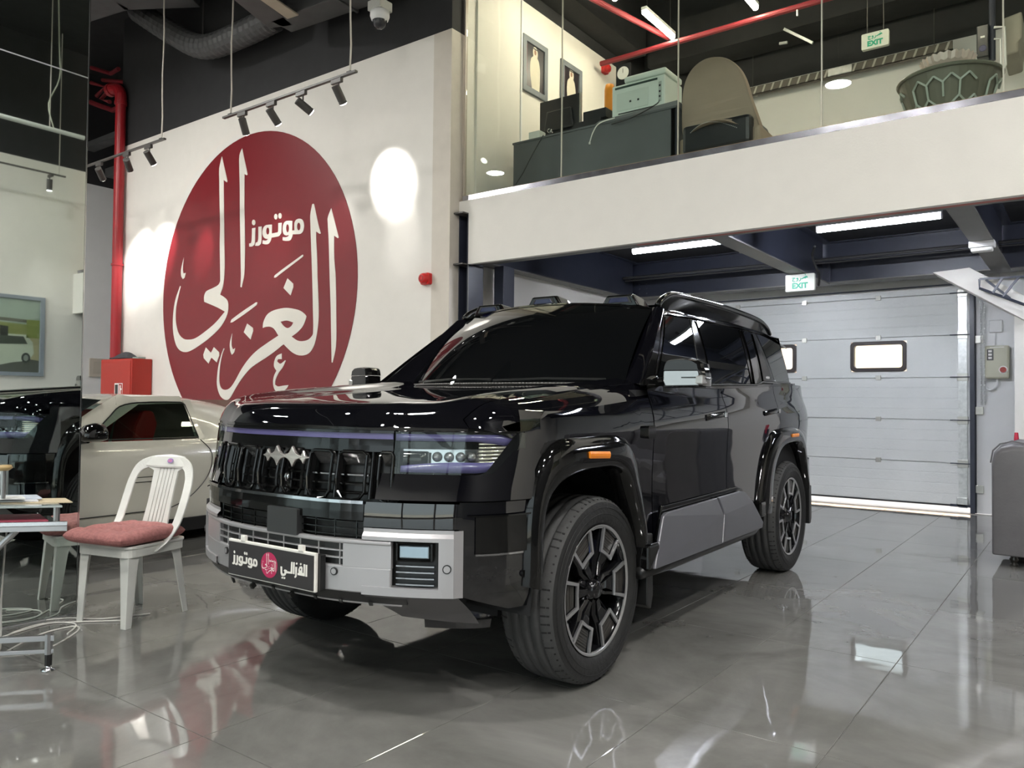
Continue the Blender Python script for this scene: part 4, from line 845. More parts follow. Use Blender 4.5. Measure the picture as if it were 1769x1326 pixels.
alloyb = mat('alloy_black', (.006, .006, .007), .12)
alloys = mat('alloy_machined', (.50, .50, .51), .28, metal=.8)
amber = mat('amber_lens', (.85, .26, .02), .25)
suv = empty('black_suv', (-2.715, 3.03, 0), math.radians(1.0), label='large glossy black off-road SUV in the middle of the showroom', cat='car')
PLN = [(0, -1.0), (.3, -.985), (.56, -.905), (.76, -.80), (.87, -.70), (.935, -.56), (.963, -.38), (.97, -.1), (.97, .5), (.97, 1.5), (.97, 2.4), (.965, 2.9), (.945, 3.3), (.89, 3.62), (.78, 3.83), (.5, 3.93), (0, 3.96)]
dense = []
for i in range(len(PLN)-1):
    for k in range(24): dense.append(crom(PLN, i+k/24))
dense.append(PLN[-1])
arc = [0]
for a, b in zip(dense[:-1], dense[1:]): arc.append(arc[-1]+math.dist(a, b))
def PC(s):
    s = max(0, min(arc[-1]-1e-6, s)); lo, hi = 0, len(arc)-1
    while hi-lo > 1:
        m_ = (lo+hi)//2
        if arc[m_] <= s: lo = m_
        else: hi = m_
    t = (s-arc[lo])/(arc[hi]-arc[lo]); a, b = dense[lo], dense[hi]
    i0, i1 = max(0, lo-4), min(len(dense)-1, hi+4)
    tx, ty = dense[i1][0]-dense[i0][0], dense[i1][1]-dense[i0][1]
    if lo < 4: tx, ty = 1, 0
    l = math.hypot(tx, ty); return a[0]+(b[0]-a[0])*t, a[1]+(b[1]-a[1])*t, ty/l, -tx/l
def s_y(y):
    for a, b, p, q in zip(arc[:-1], arc[1:], dense[:-1], dense[1:]):
        if p[1] <= y < q[1]: return a+(b-a)*(y-p[1])/(q[1]-p[1])
    return arc[-1]
def s_x(x):
    for a, b, p, q in zip(arc[:-1], arc[1:], dense[:-1], dense[1:]):
        if p[0] <= x < q[0] and p[1] < 0: return a+(b-a)*(x-p[0])/(q[0]-p[0])
    return 0
def lin(t, pts):
    if t <= pts[0][0]: return pts[0][1]
    for (a, va), (b, vb) in zip(pts[:-1], pts[1:]):
        if t <= b:
            u = (t-a)/(b-a); u = u*u*(3-2*u)*.5+u*.5; return va+(vb-va)*u
    return pts[-1][1]
INS = [(.38, .035), (.47, .012), (.60, .006), (.75, .012), (.88, .012), (1.00, .006), (1.10, .0), (1.17, .004), (1.22, .018), (1.27, .036), (1.33, .05), (1.45, .06), (1.75, .20)]
def ins(z, y):
    v = lin(z, INS)
    if y < -.45:
        k = min(1, (-.45-y)/.42); v = v*(1-k)+k*lin(z, [(.40, .05), (.50, .0), (.80, .0), (1.10, .050), (1.15, .058), (1.30, .10)])
    return v
def bp(s, z, off=0, sg=1):
    x, y, nx, ny = PC(s); d = ins(z, y)-off
    return (sg*(x-nx*d), y-ny*d, z)
# hood surface
def ylip(x):
    x = abs(x); 
    s = s_x(min(.955, x+.02)) if x > .5 else s_x(x)
    p = bp(s, 1.13); return p[1] if x < .5 else crom([(p[1],)]*2, 0)[0]
def cowl(x): return .38+.26*(abs(x)/.85)**2
def ZH(x, y, yl=None):
    ax = abs(x); yl = ylip(min(ax, .86)) if yl is None else yl
    t = max(0, y-yl)
    z = 1.13+.092*(1-math.exp(-t/.034))+.078*t
    z += .036*math.exp(-((ax-.73)/.085)**2)*(1-math.exp(-t/.15))
    if ax > .80: z -= .055*((ax-.80)/.12)**2
    return z
_zt = {}
def ztop(s):
    k = round(s, 3)
    if k not in _zt:
        x, y, nx, ny = PC(s); d = .052
        _zt[k] = ZH(x-nx*d, y-ny*d) if y < .75 else 1.33
    return _zt[k]
def patch(name, s0, s1, zlo, zhi, m, nu=24, nv=10, off=0, parent=suv, sg=1, solid=.012, **k):
    def f(u, v):
        s = s0+(s1-s0)*u; a = zlo(s) if callable(zlo) else zlo; b = zhi(s) if callable(zhi) else zhi
        o_ = off(u, v) if callable(off) else off
        return bp(s, a+(b-a)*v, o_, sg)
    V, Fc = grid(f, nu, nv)
    return mesh(name, V, Fc, m, parent, smooth=True, solid=0, **k)
AF = [(-.54, .52), (-.52, .78), (-.46, .93), (-.36, 1.0), (-.20, 1.015), (.14, 1.015), (.24, .96), (.33, .80), (.38, .62), (.40, .45)]
WB = 2.92
def arch_z(y, c=0):
    y = y-c
    if y <= AF[0][0] or y >= AF[-1][0]: return 0
    for (a, va), (b, vb) in zip(AF[:-1], AF[1:]):
        if y <= b: return va+(vb-va)*(y-a)/(b-a)
ARr = [(-.80, .52), (-.70, .72), (-.60, .88), (-.46, .975), (-.30, 1.0), (.10, 1.0), (.28, .93), (.42, .75), (.50, .50)]
def arch_r(y):
    y = y-WB
    if y <= ARr[0][0] or y >= ARr[-1][0]: return 0
    for (a, va), (b, vb) in zip(ARr[:-1], ARr[1:]):
        if y <= b: return va+(vb-va)*(y-a)/(b-a)
def yz(s): return PC(s)[1]
S53 = s_y(.522)
belt = lambda s: 1.33 if yz(s) < 1.5 else 1.33+min(.06, (yz(s)-1.5)*.035)
for sg in (1, -1):
    lab = {}
    patch('front_fender', s_y(-.57), S53, lambda s: max(.86 if yz(s) < -.5 else .46, arch_z(yz(s))), ztop, paint, 46, 14, sg=sg)
    patch('bumper_corner', s_x(.79), s_y(-.50), lambda s: .50-.06*min(1, (s-s_x(.80))/.2), lambda s: .852, paint, 18, 10, sg=sg, off=-.004)
    patch('bumper_corner_upper', s_x(.50), s_y(-.505), lambda s: .858, lambda s: .955+.0*s if s < s_x(.86) else .955+min(.16, (s-s_x(.86))*1.1), paint, 22, 6, sg=sg, off=lambda u, v: .012*(1-v))
    patch('lower_fascia', s_x(.455), s_x(.80), .752, .846, paint, 12, 4, sg=sg, off=.002)
    patch('front_door', s_y(.53), s_y(1.556), .50, 1.333, paint, 30, 26, sg=sg)
    patch('rear_door', s_y(1.566), s_y(2.60), lambda s: max(.50, arch_r(yz(s))), belt, paint, 34, 26, sg=sg)
    patch('rear_quarter', s_y(2.606), s_x(0) or s_y(3.80), lambda s: max(.72, arch_r(yz(s))), lambda s: 1.39, paint, 40, 18, sg=sg)
    patch('rear_bumper', s_y(3.42), s_y(3.9), .42, .80, greysatin, 16, 6, sg=sg, off=.02)
    V, Fc = grid(lambda u, v: bp(s_y(2.9)+(s_y(3.9)-s_y(2.9))*u, 1.388+.004*v, -.004-.25*v*u-.02*v, sg), 14, 3); mesh('quarter_top', V, Fc, paint, suv, smooth=True)
    # character line gap trim
    patch('belt_moulding', s_y(.60), s_y(3.2), lambda s: belt(s)-.004, lambda s: belt(s)+.012, chromed if False else gloss, 30, 3, sg=sg, off=.006)
    # wheel arch flares
    def flare(out, inn, c, nm='wheel_arch_flare'):
        n = 44; V = []
        for k in range(n+1):
            t = (len(out)-1)*k/n; a = crom(out, t); b = crom(inn, t)
            ya, za = a[0]+c, a[1]; yb, zb = b[0]+c, b[1]
            xa = bp(s_y(min(ya, 3.9)), za)[0]; xo = min(1.015, xa+.045)
            rowp = [(xa-.01, ya, za), (xa+.006, ya, za), (xo-.012, ya+(yb-ya)*.22, za+(zb-za)*.22), (xo, ya+(yb-ya)*.5, za+(zb-za)*.5), (xo+.003, ya+(yb-ya)*.92, za+(zb-za)*.92), (xo-.004, yb, zb), (xo-.11, yb, zb)]
            V += [(sg*x_, y_, z_) for x_, y_, z_ in rowp]
        m_ = 7; Fc = [(i*m_+j, (i+1)*m_+j, (i+1)*m_+j+1, i*m_+j+1) for i in range(n) for j in range(m_-1)]
        return mesh(nm, V, Fc, gloss, suv, smooth=True)
    flare([(-.555, .52), (-.54, .80), (-.475, 1.00), (-.37, 1.078), (-.18, 1.085), (.12, 1.085), (.26, 1.03), (.36, .86), (.415, .66), (.44, .42)],
          [(-.49, .50), (-.475, .78), (-.40, .90), (-.28, .945), (-.12, .955), (.05, .95), (.17, .89), (.25, .78), (.325, .63), (.37, .42)], 0)
    flare([(-.86, .52), (-.76, .74), (-.65, .93), (-.50, 1.04), (-.30, 1.065), (.08, 1.065), (.28, 1.01), (.42, .86), (.50, .68), (.54, .50)],
          [(-.62, .50), (-.58, .70), (-.50, .85), (-.40, .93), (-.25, .96), (.04, .96), (.20, .90), (.33, .78), (.42, .62), (.46, .50)], WB)
    for c in (0, WB):
        o_ = [(-.52, .40), (-.48, .80), (-.36, .95), (-.18, .99), (.10, .99), (.24, .92), (.36, .75), (.42, .40)] if c == 0 else [(-.60, .42), (-.52, .84), (-.38, .96), (-.2, .99), (.10, .99), (.26, .92), (.40, .75), (.46, .42)]
        V = []; n = 30
        for k in range(n+1):
            a = crom(o_, (len(o_)-1)*k/n)
            for x_ in (.94, .62): V.append((sg*x_, a[0]+c, a[1]))
        Fc = [(2*i, 2*i+1, 2*i+3, 2*i+2) for i in range(n)]+[tuple(2*i+1 for i in range(n+1))]
        mesh('wheel_liner', V, Fc, liner, suv)
    # side markers
    o = MB().add(*grid(lambda u, v: (sg*(1.019+.004*math.sin(PI*v)), -.20+.175*u, 1.000+.030*v-.008*u), 6, 4)).build('side_marker', amber, suv, solid=.012)
    o = MB().add(*grid(lambda u, v: (sg*(1.017+.004*math.sin(PI*v)), 2.74+.16*u, 1.000+.026*v), 6, 4)).build('side_marker', amber, suv, solid=.012)
    # rocker and side panel
    patch('rocker', s_y(.38), s_y(2.12), .41, .50, gloss, 10, 3, sg=sg, off=.0)
    def sp_poly(poly, xt, xb, z0, z1, m, nm, th=.02):
        def fn(u, v, d): 
            k = (v-z0)/(z1-z0); return (sg*(xb+(xt-xb)*k+.012*math.sin(PI*max(0, min(1, k)))-d), u, v)
        return MB().prism(poly, fn, 0, th).build(nm, m, suv, bev=.006)
    sp_poly([(.385, .445), (.56, .675), (.60, .685), (1.30, .695), (1.335, .60), (1.27, .445)], 1.0, 1.045, .44, .70, greysatin, 'side_cladding')
    sp_poly([(1.28, .445), (1.35, .60), (1.325, .696), (1.70, .70), (1.77, .69), (1.86, .62), (2.0, .48), (1.98, .445)], 1.0, 1.045, .44, .70, greysatin, 'side_cladding')
    sp_poly([(.50, .46), (.62, .715), (1.72, .725), (1.80, .71), (2.0, .50)], .968, .975, .44, .73, gloss, 'cladding_black_edge', .012)  # gloss black plate behind the grey cladding, showing along its upper edge
    MB().tube([(sg*.98, .34, .425), (sg*1.0, .60, .428), (sg*1.0, 1.9, .432), (sg*.97, 2.10, .445)], .030, 10).build('side_step_bar', satin, suv, smooth=True)
    MB().box(*(sorted((sg*.93, sg*1.03))), .345, .47, .44, .56).build('step_end_block', gloss, suv, bev=.012)
    MB().box(*(sorted((sg*.96, sg*1.035))), .36, .46, .562, .568).build('step_end_cap', chromed, suv, bev=.002)
    MB().box(*(sorted((sg*.93, sg*1.02))), 2.03, 2.13, .50, .60).build('step_end_block', gloss, suv, bev=.012)
    MB().prism([(-.05, .60), (.05, .60), (.06, .30), (.02, .235), (-.04, .26)], lambda u, v, d: (sg*d, .44+.6*u, v), .72, .99).build('mud_flap', satin, suv, bev=.006)
    MB().prism([(-.05, .60), (.05, .60), (.06, .34), (.02, .30), (-.04, .30)], lambda u, v, d: (sg*d, WB+.47+.6*u, v), .72, .97).build('mud_flap', satin, suv, bev=.006)
    # side glasshouse
    def xg(z, y): return .93-(z-1.33)*.405-max(0, y-2.6)*.045+.012*math.sin(PI*max(0, min(1, (z-1.33)/.45)))
    def gpoly(poly, m, nm, d0=0, d1=.006, **k):
        # subdivided quad-ish pane : poly = bottom pts, top pts as two polylines sampled
        lo, hi = poly; n = 12
        def f(u, v):
            a = crom(lo, (len(lo)-1)*u); b = crom(hi, (len(hi)-1)*u); y_ = a[0]+(b[0]-a[0])*v; z_ = a[1]+(b[1]-a[1])*v
            return (sg*(xg(z_, y_)+d1), y_, z_)
        V, Fc = grid(f, n, 9); return mesh(nm, V, Fc, m, suv, smooth=True, **k)
    gpoly(([(.47, 1.326), (1.4, 1.34), (2.4, 1.36), (3.12, 1.39)], [(1.06, 1.765), (1.8, 1.785), (2.6, 1.79), (3.36, 1.775)]), gloss, 'window_surround', d1=0)
    gpoly(([(.64, 1.345), (1.20, 1.352)], [(1.08, 1.735), (1.43, 1.748)]), tint, 'side_window', d1=.005)
    gpoly(([(1.40, 1.355), (2.10, 1.372)], [(1.555, 1.750), (2.30, 1.755)]), tint, 'side_window', d1=.005)
    gpoly(([(2.20, 1.374), (2.30, 1.38)], [(2.40, 1.756), (2.56, 1.757)]), tint, 'side_window', d1=.005)
    gpoly(([(2.66, 1.40), (3.09, 1.41)], [(2.70, 1.757), (3.31, 1.755)]), tint, 'side_window', d1=.008)
    gpoly(([(2.40, 1.40), (2.66, 1.40)], [(2.60, 1.757), (2.68, 1.757)]), mat('d_pillar_panel', (.02, .02, .02), .15), 'd_pillar_panel', d1=.007)
    def gl(pts, r, m, nm): MB().tube([(sg*(xg(z_, y_)+.006), y_, z_) for y_, z_ in pts], r, 6).build(nm, m, suv)
    gl([(.60, 1.34), (1.05, 1.735), (1.10, 1.75), (1.5, 1.762), (2.4, 1.772), (3.34, 1.768)], .006, gloss, 'window_trim')
    gl([(.60, 1.338), (1.3, 1.346), (2.22, 1.366), (2.36, 1.39), (2.66, 1.392), (3.11, 1.402)], .007, mat('dark_trim', (.10, .10, .10), .2, metal=.6), 'window_trim')
    gl([(1.22, 1.35), (1.455, 1.748)], .006, mat('dark_trim', (.1, .1, .1), .2), 'window_trim'); gl([(1.375, 1.355), (1.545, 1.752)], .004, gloss, 'window_trim')
    gl([(2.12, 1.372), (2.33, 1.756)], .006, gloss, 'window_trim'); gl([(2.185, 1.372), (2.38, 1.756)], .005, gloss, 'window_trim')
    mb = MB()
    for k in range(-3, 4):
        h_ = .018 if k % 2 == 0 else .010
        mb.box(*(sorted((sg*(xg(1.41, 2.5)+.006), sg*(xg(1.41, 2.5)+.010)))), 2.50+.011*k-.0025, 2.50+.011*k+.0025, 1.425-h_/2, 1.425+h_/2)
    mb.build('pillar_badge', mat('badge_white', (.6, .6, .6), .3), suv, kind='stuff')
    # A pillar
    def pill(u, v):
        I = Vector((.750+(.690-.750)*v, .618+(1.09-.618)*v, 1.335+(1.79-1.335)*v)); O = Vector((.930+(.765-.930)*v, .50+(1.085-.50)*v, 1.325+(1.772-1.325)*v)); K = Vector((O.x+.006, I.y-.05, (I.z+O.z)/2+.010))
        p = I*(1-u)**2+K*2*u*(1-u)+O*u*u; return (sg*p.x, p.y, p.z)
    V, Fc = grid(pill, 9, 20); mesh('a_pillar', V, Fc, paint, suv, smooth=True, solid=0)
    # mirror
    mr = empty('wing_mirror'); mr.parent = suv
    out = [(1.03, 1.335), (1.035, 1.42), (1.06, 1.448), (1.19, 1.45), (1.235, 1.43), (1.25, 1.36), (1.248, 1.315), (1.04, 1.312)]
    so_ = smooth_closed(out, 3)
    def shell(z0, z1, m, nm, sc_=1.0):
        V = []; rows = [(.49, .80), (.505, .93), (.53, 1.0), (.58, 1.0), (.61, .97)]
        for yy, s_ in rows:
            for (x_, z_) in so_:
                zz = max(z0, min(z1, z_)); V.append((sg*(1.118+(x_-1.14)*.96*s_*sc_), yy+.03*((x_-1.03)/.2), 1.385+(zz-1.385)*(s_ if s_ > .9 else .9)*sc_))
        n_ = len(so_); Fc = [(j*n_+i, j*n_+(i+1) % n_, (j+1)*n_+(i+1) % n_, (j+1)*n_+i) for j in range(4) for i in range(n_)]+[tuple(range(n_)), tuple(range(4*n_, 5*n_))]
        return mesh(nm, V, Fc, m, mr, bev=.004)
    shell(1.398, 1.46, gloss, 'mirror_cap'); shell(1.30, 1.396, mat('mirror_shell_chrome', (.30, .30, .30), .08, metal=1) if sg > 0 else gloss, 'mirror_lower_shell', .985); shell(1.354, 1.362, gloss, 'mirror_strip', 1.012); shell(1.308, 1.318, gloss, 'mirror_strip', 1.012)
    MB().tube([(sg*.90, .60, 1.335), (sg*.98, .60, 1.345), (sg*1.06, .61, 1.345)], [.028, .020, .022], 10).build('mirror_arm', gloss, mr)
    MB().box(*(sorted((sg*1.165, sg*1.222))), .52, .585, 1.325, 1.372).build('mirror_indicator', mat('clear_indicator', (.35, .34, .33), .1, metal=.5), mr, bev=.008)
    MB().prism([(-.06, 0), (.15, 0), (.05, .05), (-.03, .03)], lambda u, v, d: (sg*d, .55+u, 1.325+v), .90, .95).build('mirror_foot', gloss, mr, bev=.006)
    # handles, fender badge
    for ya, yb, z_ in ((1.21, 1.50, 1.155), (2.26, 2.55, 1.175)):
        MB().add(*grid(lambda u, v: (sg*(.972+.022*math.sin(PI*u)**.4*math.sin(PI*v)**.5), ya+(yb-ya)*u, z_-.018+.036*v+.02*u), 14, 8)).build('door_handle', gloss, suv, smooth=True)
        MB().box(*(sorted((sg*.980, sg*.992))), yb-.05, yb-.01, z_+.0, z_+.03).build('lock_cap', chromed, suv, bev=.003)
    MB().prism(rrect(.415, .50, 1.062, 1.125, .012), lambda u, v, d: (sg*d, u, v), .96, .992).build('fender_badge', gloss, suv, bev=.005)
    # fog / silver bracket
    def fp(nm, x0, x1, z0, z1, off, m, nu=8, nv=3, sol=.02, par=suv, bev=.004): 
        V, Fc = grid(lambda u, v: bp(s_x(x0)+(s_x(x1)-s_x(x0))*u, z0+(z1-z0)*v, off, sg), nu, nv)
        return mesh(nm, V, Fc, m, par, smooth=False, solid=sol, bev=bev)
    V = []; 
    ss = []
    def brk(s0_, s1_, z0, z1, nu=6, nv=3):
        return grid(lambda u, v: bp(s0_+(s1_-s0_)*u, z0+(z1-z0)*v, .014-(.014 if (z0 > .70 and v > .6) else 0), sg), nu, nv)
    mb = MB(); mb.add(*brk(s_x(.455), s_x(.775), .705, .748, 10, 4)); mb.add(*brk(s_x(.455), s_x(.775), .498, .530, 10, 2)); mb.add(*brk(s_x(.728), s_x(.775), .53, .705, 3, 5))
    V2, F2 = grid(lambda u, v: bp(s_x(.775)+(s_x(.803)-s_x(.775))*u, .498+(.748-.498)*v, .014-.016*u, sg), 3, 5); mb.add(V2, F2)
    mb.build('bumper_bracket', silver, suv, solid=0)
    mb = MB(); mb.add(*grid(lambda u, v: bp(s_x(.455)+(s_x(.728)-s_x(.455))*u, .705, .014-.045*v, sg), 8, 2)); mb.add(*grid(lambda u, v: bp(s_x(.455)+(s_x(.728)-s_x(.455))*u, .530, .014-.045*v, sg), 8, 2)); mb.add(*grid(lambda u, v: bp(s_x(.728), .53+.175*u, .014-.045*v, sg), 4, 2)); mb.add(*grid(lambda u, v: bp(s_x(.455)+(s_x(.803)-s_x(.455))*u, .498, .014*(1-u*.8)-.05*v, sg), 8, 2))
    mb.build('bracket_return', silver, suv)
    fg = empty('fog_light'); fg.parent = suv
    fp('fog_housing', .55, .735, .525, .71, -.03, satin, 6, 2, .01, fg)
    fp('fog_lens', .592, .695, .640, .688, -.002, mat('fog_lens', (.45, .55, .62), .06, metal=.85), 4, 2, .02, fg)
    fp('fog_frame', .580, .708, .628, .634, .0, gloss, 4, 2, .02, fg); fp('fog_frame', .580, .708, .693, .699, .0, gloss, 4, 2, .02, fg); fp('fog_frame', .578, .588, .628, .70, .0, gloss, 3, 2, .02, fg); fp('fog_frame', .699, .709, .628, .70, .0, gloss, 3, 2, .02, fg)
    for k in range(4): fp('fog_slat', .58, .712, .608-.023*k, .613-.023*k, -.002, chromed, 5, 2, .035, fg, bev=0)
    # skirt below bracket
    V, Fc = grid(lambda u, v: (lambda s_: bp(s_, .498-v*(.10+.02*u), .010-.05*v, sg))(s_x(.455+.12*v)+(s_x(.79)+.10*v-s_x(.455+.12*v))*u), 12, 5)
    mesh('lower_skirt', V, Fc, skirtm, suv, smooth=True)
    V, Fc = grid(lambda u, v: bp(s_x(.66)+(s_x(.90)-s_x(.66))*u, .39-.035*v, -.05-.01*v, sg), 8, 2); mesh('skirt_flap', V, Fc, satin, suv, solid=.01)
    c_ = bp(s_x(.77), .60, .030, sg); n_ = PC(s_x(.77))
    for xs, r_ in ((.755, .013), (.34, .011)):
        q = bp(s_x(xs), .607 if xs > .5 else .575, .0145 if xs > .5 else .012, sg); nx, ny = PC(s_x(xs))[2:]
        d_ = Vector((sg*nx, ny, 0)); MB().tube([Vector(q)-d_*.01, Vector(q)+d_*.003], r_+.004, 18).build('sensor_ring', satin, suv); MB().tube([Vector(q)-d_*.01, Vector(q)+d_*.004], r_, 18).build('parking_sensor', silver, suv)
    # bumper side air curtain
    patch('air_curtain', s_y(-.74), s_y(-.55), .66, .80, gloss, 8, 4, sg=sg, off=.010)
    patch('air_curtain_trim', s_y(-.74), s_y(-.57), .655, .662, chromed, 8, 2, sg=sg, off=.016)
    patch('air_curtain_trim', s_y(-.76), s_y(-.53), .80, .806, gloss, 8, 2, sg=sg, off=.016)
    q = bp(s_y(-.555), .57, 0, sg); MB().tube([(q[0]-sg*.01, q[1], q[2]), (q[0]+sg*.004, q[1], q[2])], .014, 14).build('parking_sensor', gloss, suv)
    # headlamp
    hl = empty('headlamp'); hl.parent = suv
    sA, sB = s_x(.555), s_y(-.55)
    def hz0(u): return .955+.0*u if u < .6 else .955+(u-.6)**2*.30
    def lp(nm, u0, u1, z0, z1, off, m, nu=10, nv=3, par=hl, sol=0):
        V, Fc = grid(lambda u, v: (lambda uu: bp(sA+(sB-sA)*uu, (z0(uu) if callable(z0) else z0)+((z1(uu) if callable(z1) else z1)-(z0(uu) if callable(z0) else z0))*v, off, sg))(u0+(u1-u0)*u), nu, nv)
        return mesh(nm, V, Fc, m, par, smooth=True, solid=sol)
    lp('lamp_bowl', 0, 1, hz0, 1.112, -.055, mat('lamp_reflector', (.55, .54, .56), .12, metal=.9), 16, 5)
    lp('lamp_divider', 0, .97, 1.050, 1.078, -.035, gloss, 14, 2); lp('lamp_upper_bar', 0, .90, lambda u: 1.080-.022*max(0, (u-.62)/.3), 1.106, -.006, lav, 16, 2, sol=.02)
    lp('lamp_lower_bar', .02, .93, lambda u: hz0(u)+.006, lambda u: hz0(u)+.026+.02*math.sin(PI*u), -.010, lav, 16, 2, sol=.02)
    lp('projector_housing', .0, .24, .985, 1.04, -.020, gloss, 5, 3, sol=.02)
    lp('projector_module', .26, .62, .99, 1.045, -.045, chromed, 8, 3)
    for k in range(4):
        q = Vector(bp(sA+(sB-sA)*(.30+.09*k), 1.018, -.038, sg)); MB().lathe([(0, -.012), (.014, -.008), (.019, 0), (.02, .01)], c=q, axis='y', n=14).build('projector_lens', mat('lens_smoke', (.3, .3, .32), .05, metal=.7), hl, smooth=True)
    for k in range(6): lp('reflector_fin', .64, .90, .998+.0138*k, 1.005+.0138*k, -.012, mat('glowing_reflector', (.80, .76, .62), .12, metal=.8, emit=(1, .95, .8), es=.10), 6, 2, sol=.025)  # fins given a faint glow of their own, though the lamp is off
    lp('lamp_side_panel', .93, 1.0, hz0, 1.112, -.004, gloss, 4, 3)
    lp('lamp_rim', 0, 1.0, lambda u: hz0(u)-.010, hz0, .0, gloss, 16, 2, sol=.02); lp('lamp_rim', 0, 1.0, 1.112, 1.120, .0, gloss, 16, 2, sol=.02)
    lp('lamp_cover', 0, 1.0, hz0, 1.114, .003, clearglass, 16, 4)
# hood, split in a centre panel and fender tops
def hoodp(u, v):
    W = .90
    for _ in range(4):
        yl = ylip(W); y = yl+(cowl(W)-yl)*v; s_ = s_y(max(y, -.80)); p = bp(s_, 1.2)
        x_, y_, nx, ny = PC(s_); W = x_-nx*.052 if v > .0 else .895
    x = u*W; yl = ylip(x); y = yl+(cowl(x)-yl)*(v**1.25); return (x, y, ZH(x, y, yl))
V, Fc = grid(lambda a, b: hoodp(-.885+1.77*a, b), 61, 40)
mesh('hood', V, Fc, paint, suv, smooth=True)
for sg in (1, -1):
    V, Fc = grid(lambda a, b: hoodp(sg*(.889+.125*a), b), 9, 40)
    V = [(x, y, z-(0 if abs(x) < .80 else 0)) for x, y, z in V]
    mesh('fender_top', V, Fc, paint, suv, smooth=True)
V, Fc = grid(lambda a, b: (lambda s_, sg_: bp(s_, 1.118+.014*b, .0, sg_))(abs(-1+2*a)*s_y(-.66), 1 if a >= .5 else -1), 61, 3)
mesh('hood_lip', V, Fc, gloss, suv, smooth=True)
# cowl, wipers
V, Fc = grid(lambda a, b: (-.86+1.72*a, cowl(-.86+1.72*a)-.02+.075*b, 1.322+.016*b), 25, 3); mesh('cowl_panel', V, Fc, satin, suv, smooth=True)
mb = MB()
for k in range(70):
    x = -.72+1.44*k/69; mb.box(x-.006, x+.006, cowl(x)-.005, cowl(x)+.03, 1.334, 1.340)
mb.build('cowl_grille', mat('cowl_grey', (.22, .21, .20), .4), suv, kind='stuff')
for x0, x1 in ((-.62, .02), (.05, .66)): MB().tube([(x0, cowl(x0)+.03, 1.352), ((x0+x1)/2, cowl((x0+x1)/2)+.045, 1.362), (x1, cowl(x1)+.05, 1.358)], .007, 6).build('wiper', satin, suv)
def wsf(a, b, off=0):
    q = -1+2*a; xb = .752*q; xt = .690*q; yb = cowl(xb)+.035; yt = .955+.14*q*q; zb = 1.333; zt = 1.835-.045*q*q
    bul = .066*math.sin(PI*b)*(1-.6*q*q)+off
    return (xb+(xt-xb)*b, yb+(yt-yb)*b-bul*.62, zb+(zt-zb)*b+bul*.78)
V, Fc = grid(wsf, 41, 22); mesh('windshield', V, Fc, tint, suv, smooth=True)
mb = MB(); mb.box(-.09, .09, .86, .93, 1.70, 1.76)
V, Fc = grid(lambda a, b: wsf(.02+.96*a, .965+.035*b, .003), 31, 3); mesh('windshield_band', V, Fc, gloss, suv, smooth=True)
def zr(x, y):
    zc = lin(y, [(.98, 1.832), (1.35, 1.855), (2.2, 1.868), (3.0, 1.855), (3.45, 1.80), (3.55, 1.76)])
    return zc-.05*abs(x/.75)**3.2-.012*(x/.75)**2
V, Fc = grid(lambda a, b: ((-1+2*a)*(.742+.018*min(1, max(0, abs(-1+2*a)-.9)*10)), (lambda q: (.955+.14*q*q)+(3.50-(.955+.14*q*q))*b)(-1+2*a), zr((-1+2*a)*.75, .955+2.55*b)-(.03*max(0, abs(-1+2*a)-.93)/.07)), 41, 40)
mesh('roof', V, Fc, paint, suv, smooth=True)
MB().box(-.60, .60, 1.55, 2.4, 1.862, 1.868).build('sunroof', tint, suv, bev=.003)
V, Fc = grid(lambda a, b: ((-1+2*a)*(.69-.14*b), 3.60-.08*b-.04*(-1+2*a)**2, 1.38+.40*b), 15, 8); mesh('rear_window', V, Fc, tint, suv, smooth=True)
V, Fc = grid(lambda a, b: ((-1+2*a)*.76, 3.93-.09*(-1+2*a)**4, .55+.84*b), 15, 6); mesh('tailgate', V, Fc, paint, suv, smooth=True)
V, Fc = grid(lambda a, b: ((-1+2*a)*(.78-.04*b), 3.93-.10*(-1+2*a)**4-.36*b, 1.385+.003*b), 9, 3); mesh('tail_shelf', V, Fc, paint, suv)
for sg in (1, -1):
    V, Fc = grid(lambda a, b: (sg*(.890-.20*a-.155*b), 3.11+.44*a-.26*a*b+.23*b, 1.385+.388*b), 9, 9); mesh('d_pillar', V, Fc, gloss, suv, smooth=True)
    rl = [(.715, 1.10, 1.80), (.715, 1.18, 1.85), (.71, 1.34, 1.890), (.705, 1.7, 1.903), (.70, 2.3, 1.905), (.695, 2.9, 1.888), (.69, 3.15, 1.85), (.69, 3.24, 1.795)]
    P_ = [crom(rl, 7*k/42) for k in range(43)]
    MB().tube([(sg*x, y, z) for x, y, z in P_], .019, 10).build('roof_rail', gloss, suv, smooth=True)
    MB().add(*grid(lambda a, b: (lambda p: (sg*(p[0]+.012*(1-b)), p[1], (zr(p[0], p[1])-.012)*(1-b)+p[2]*b))(crom(rl, 7*a)), 40, 3)).build('rail_base', gloss, suv, smooth=True)
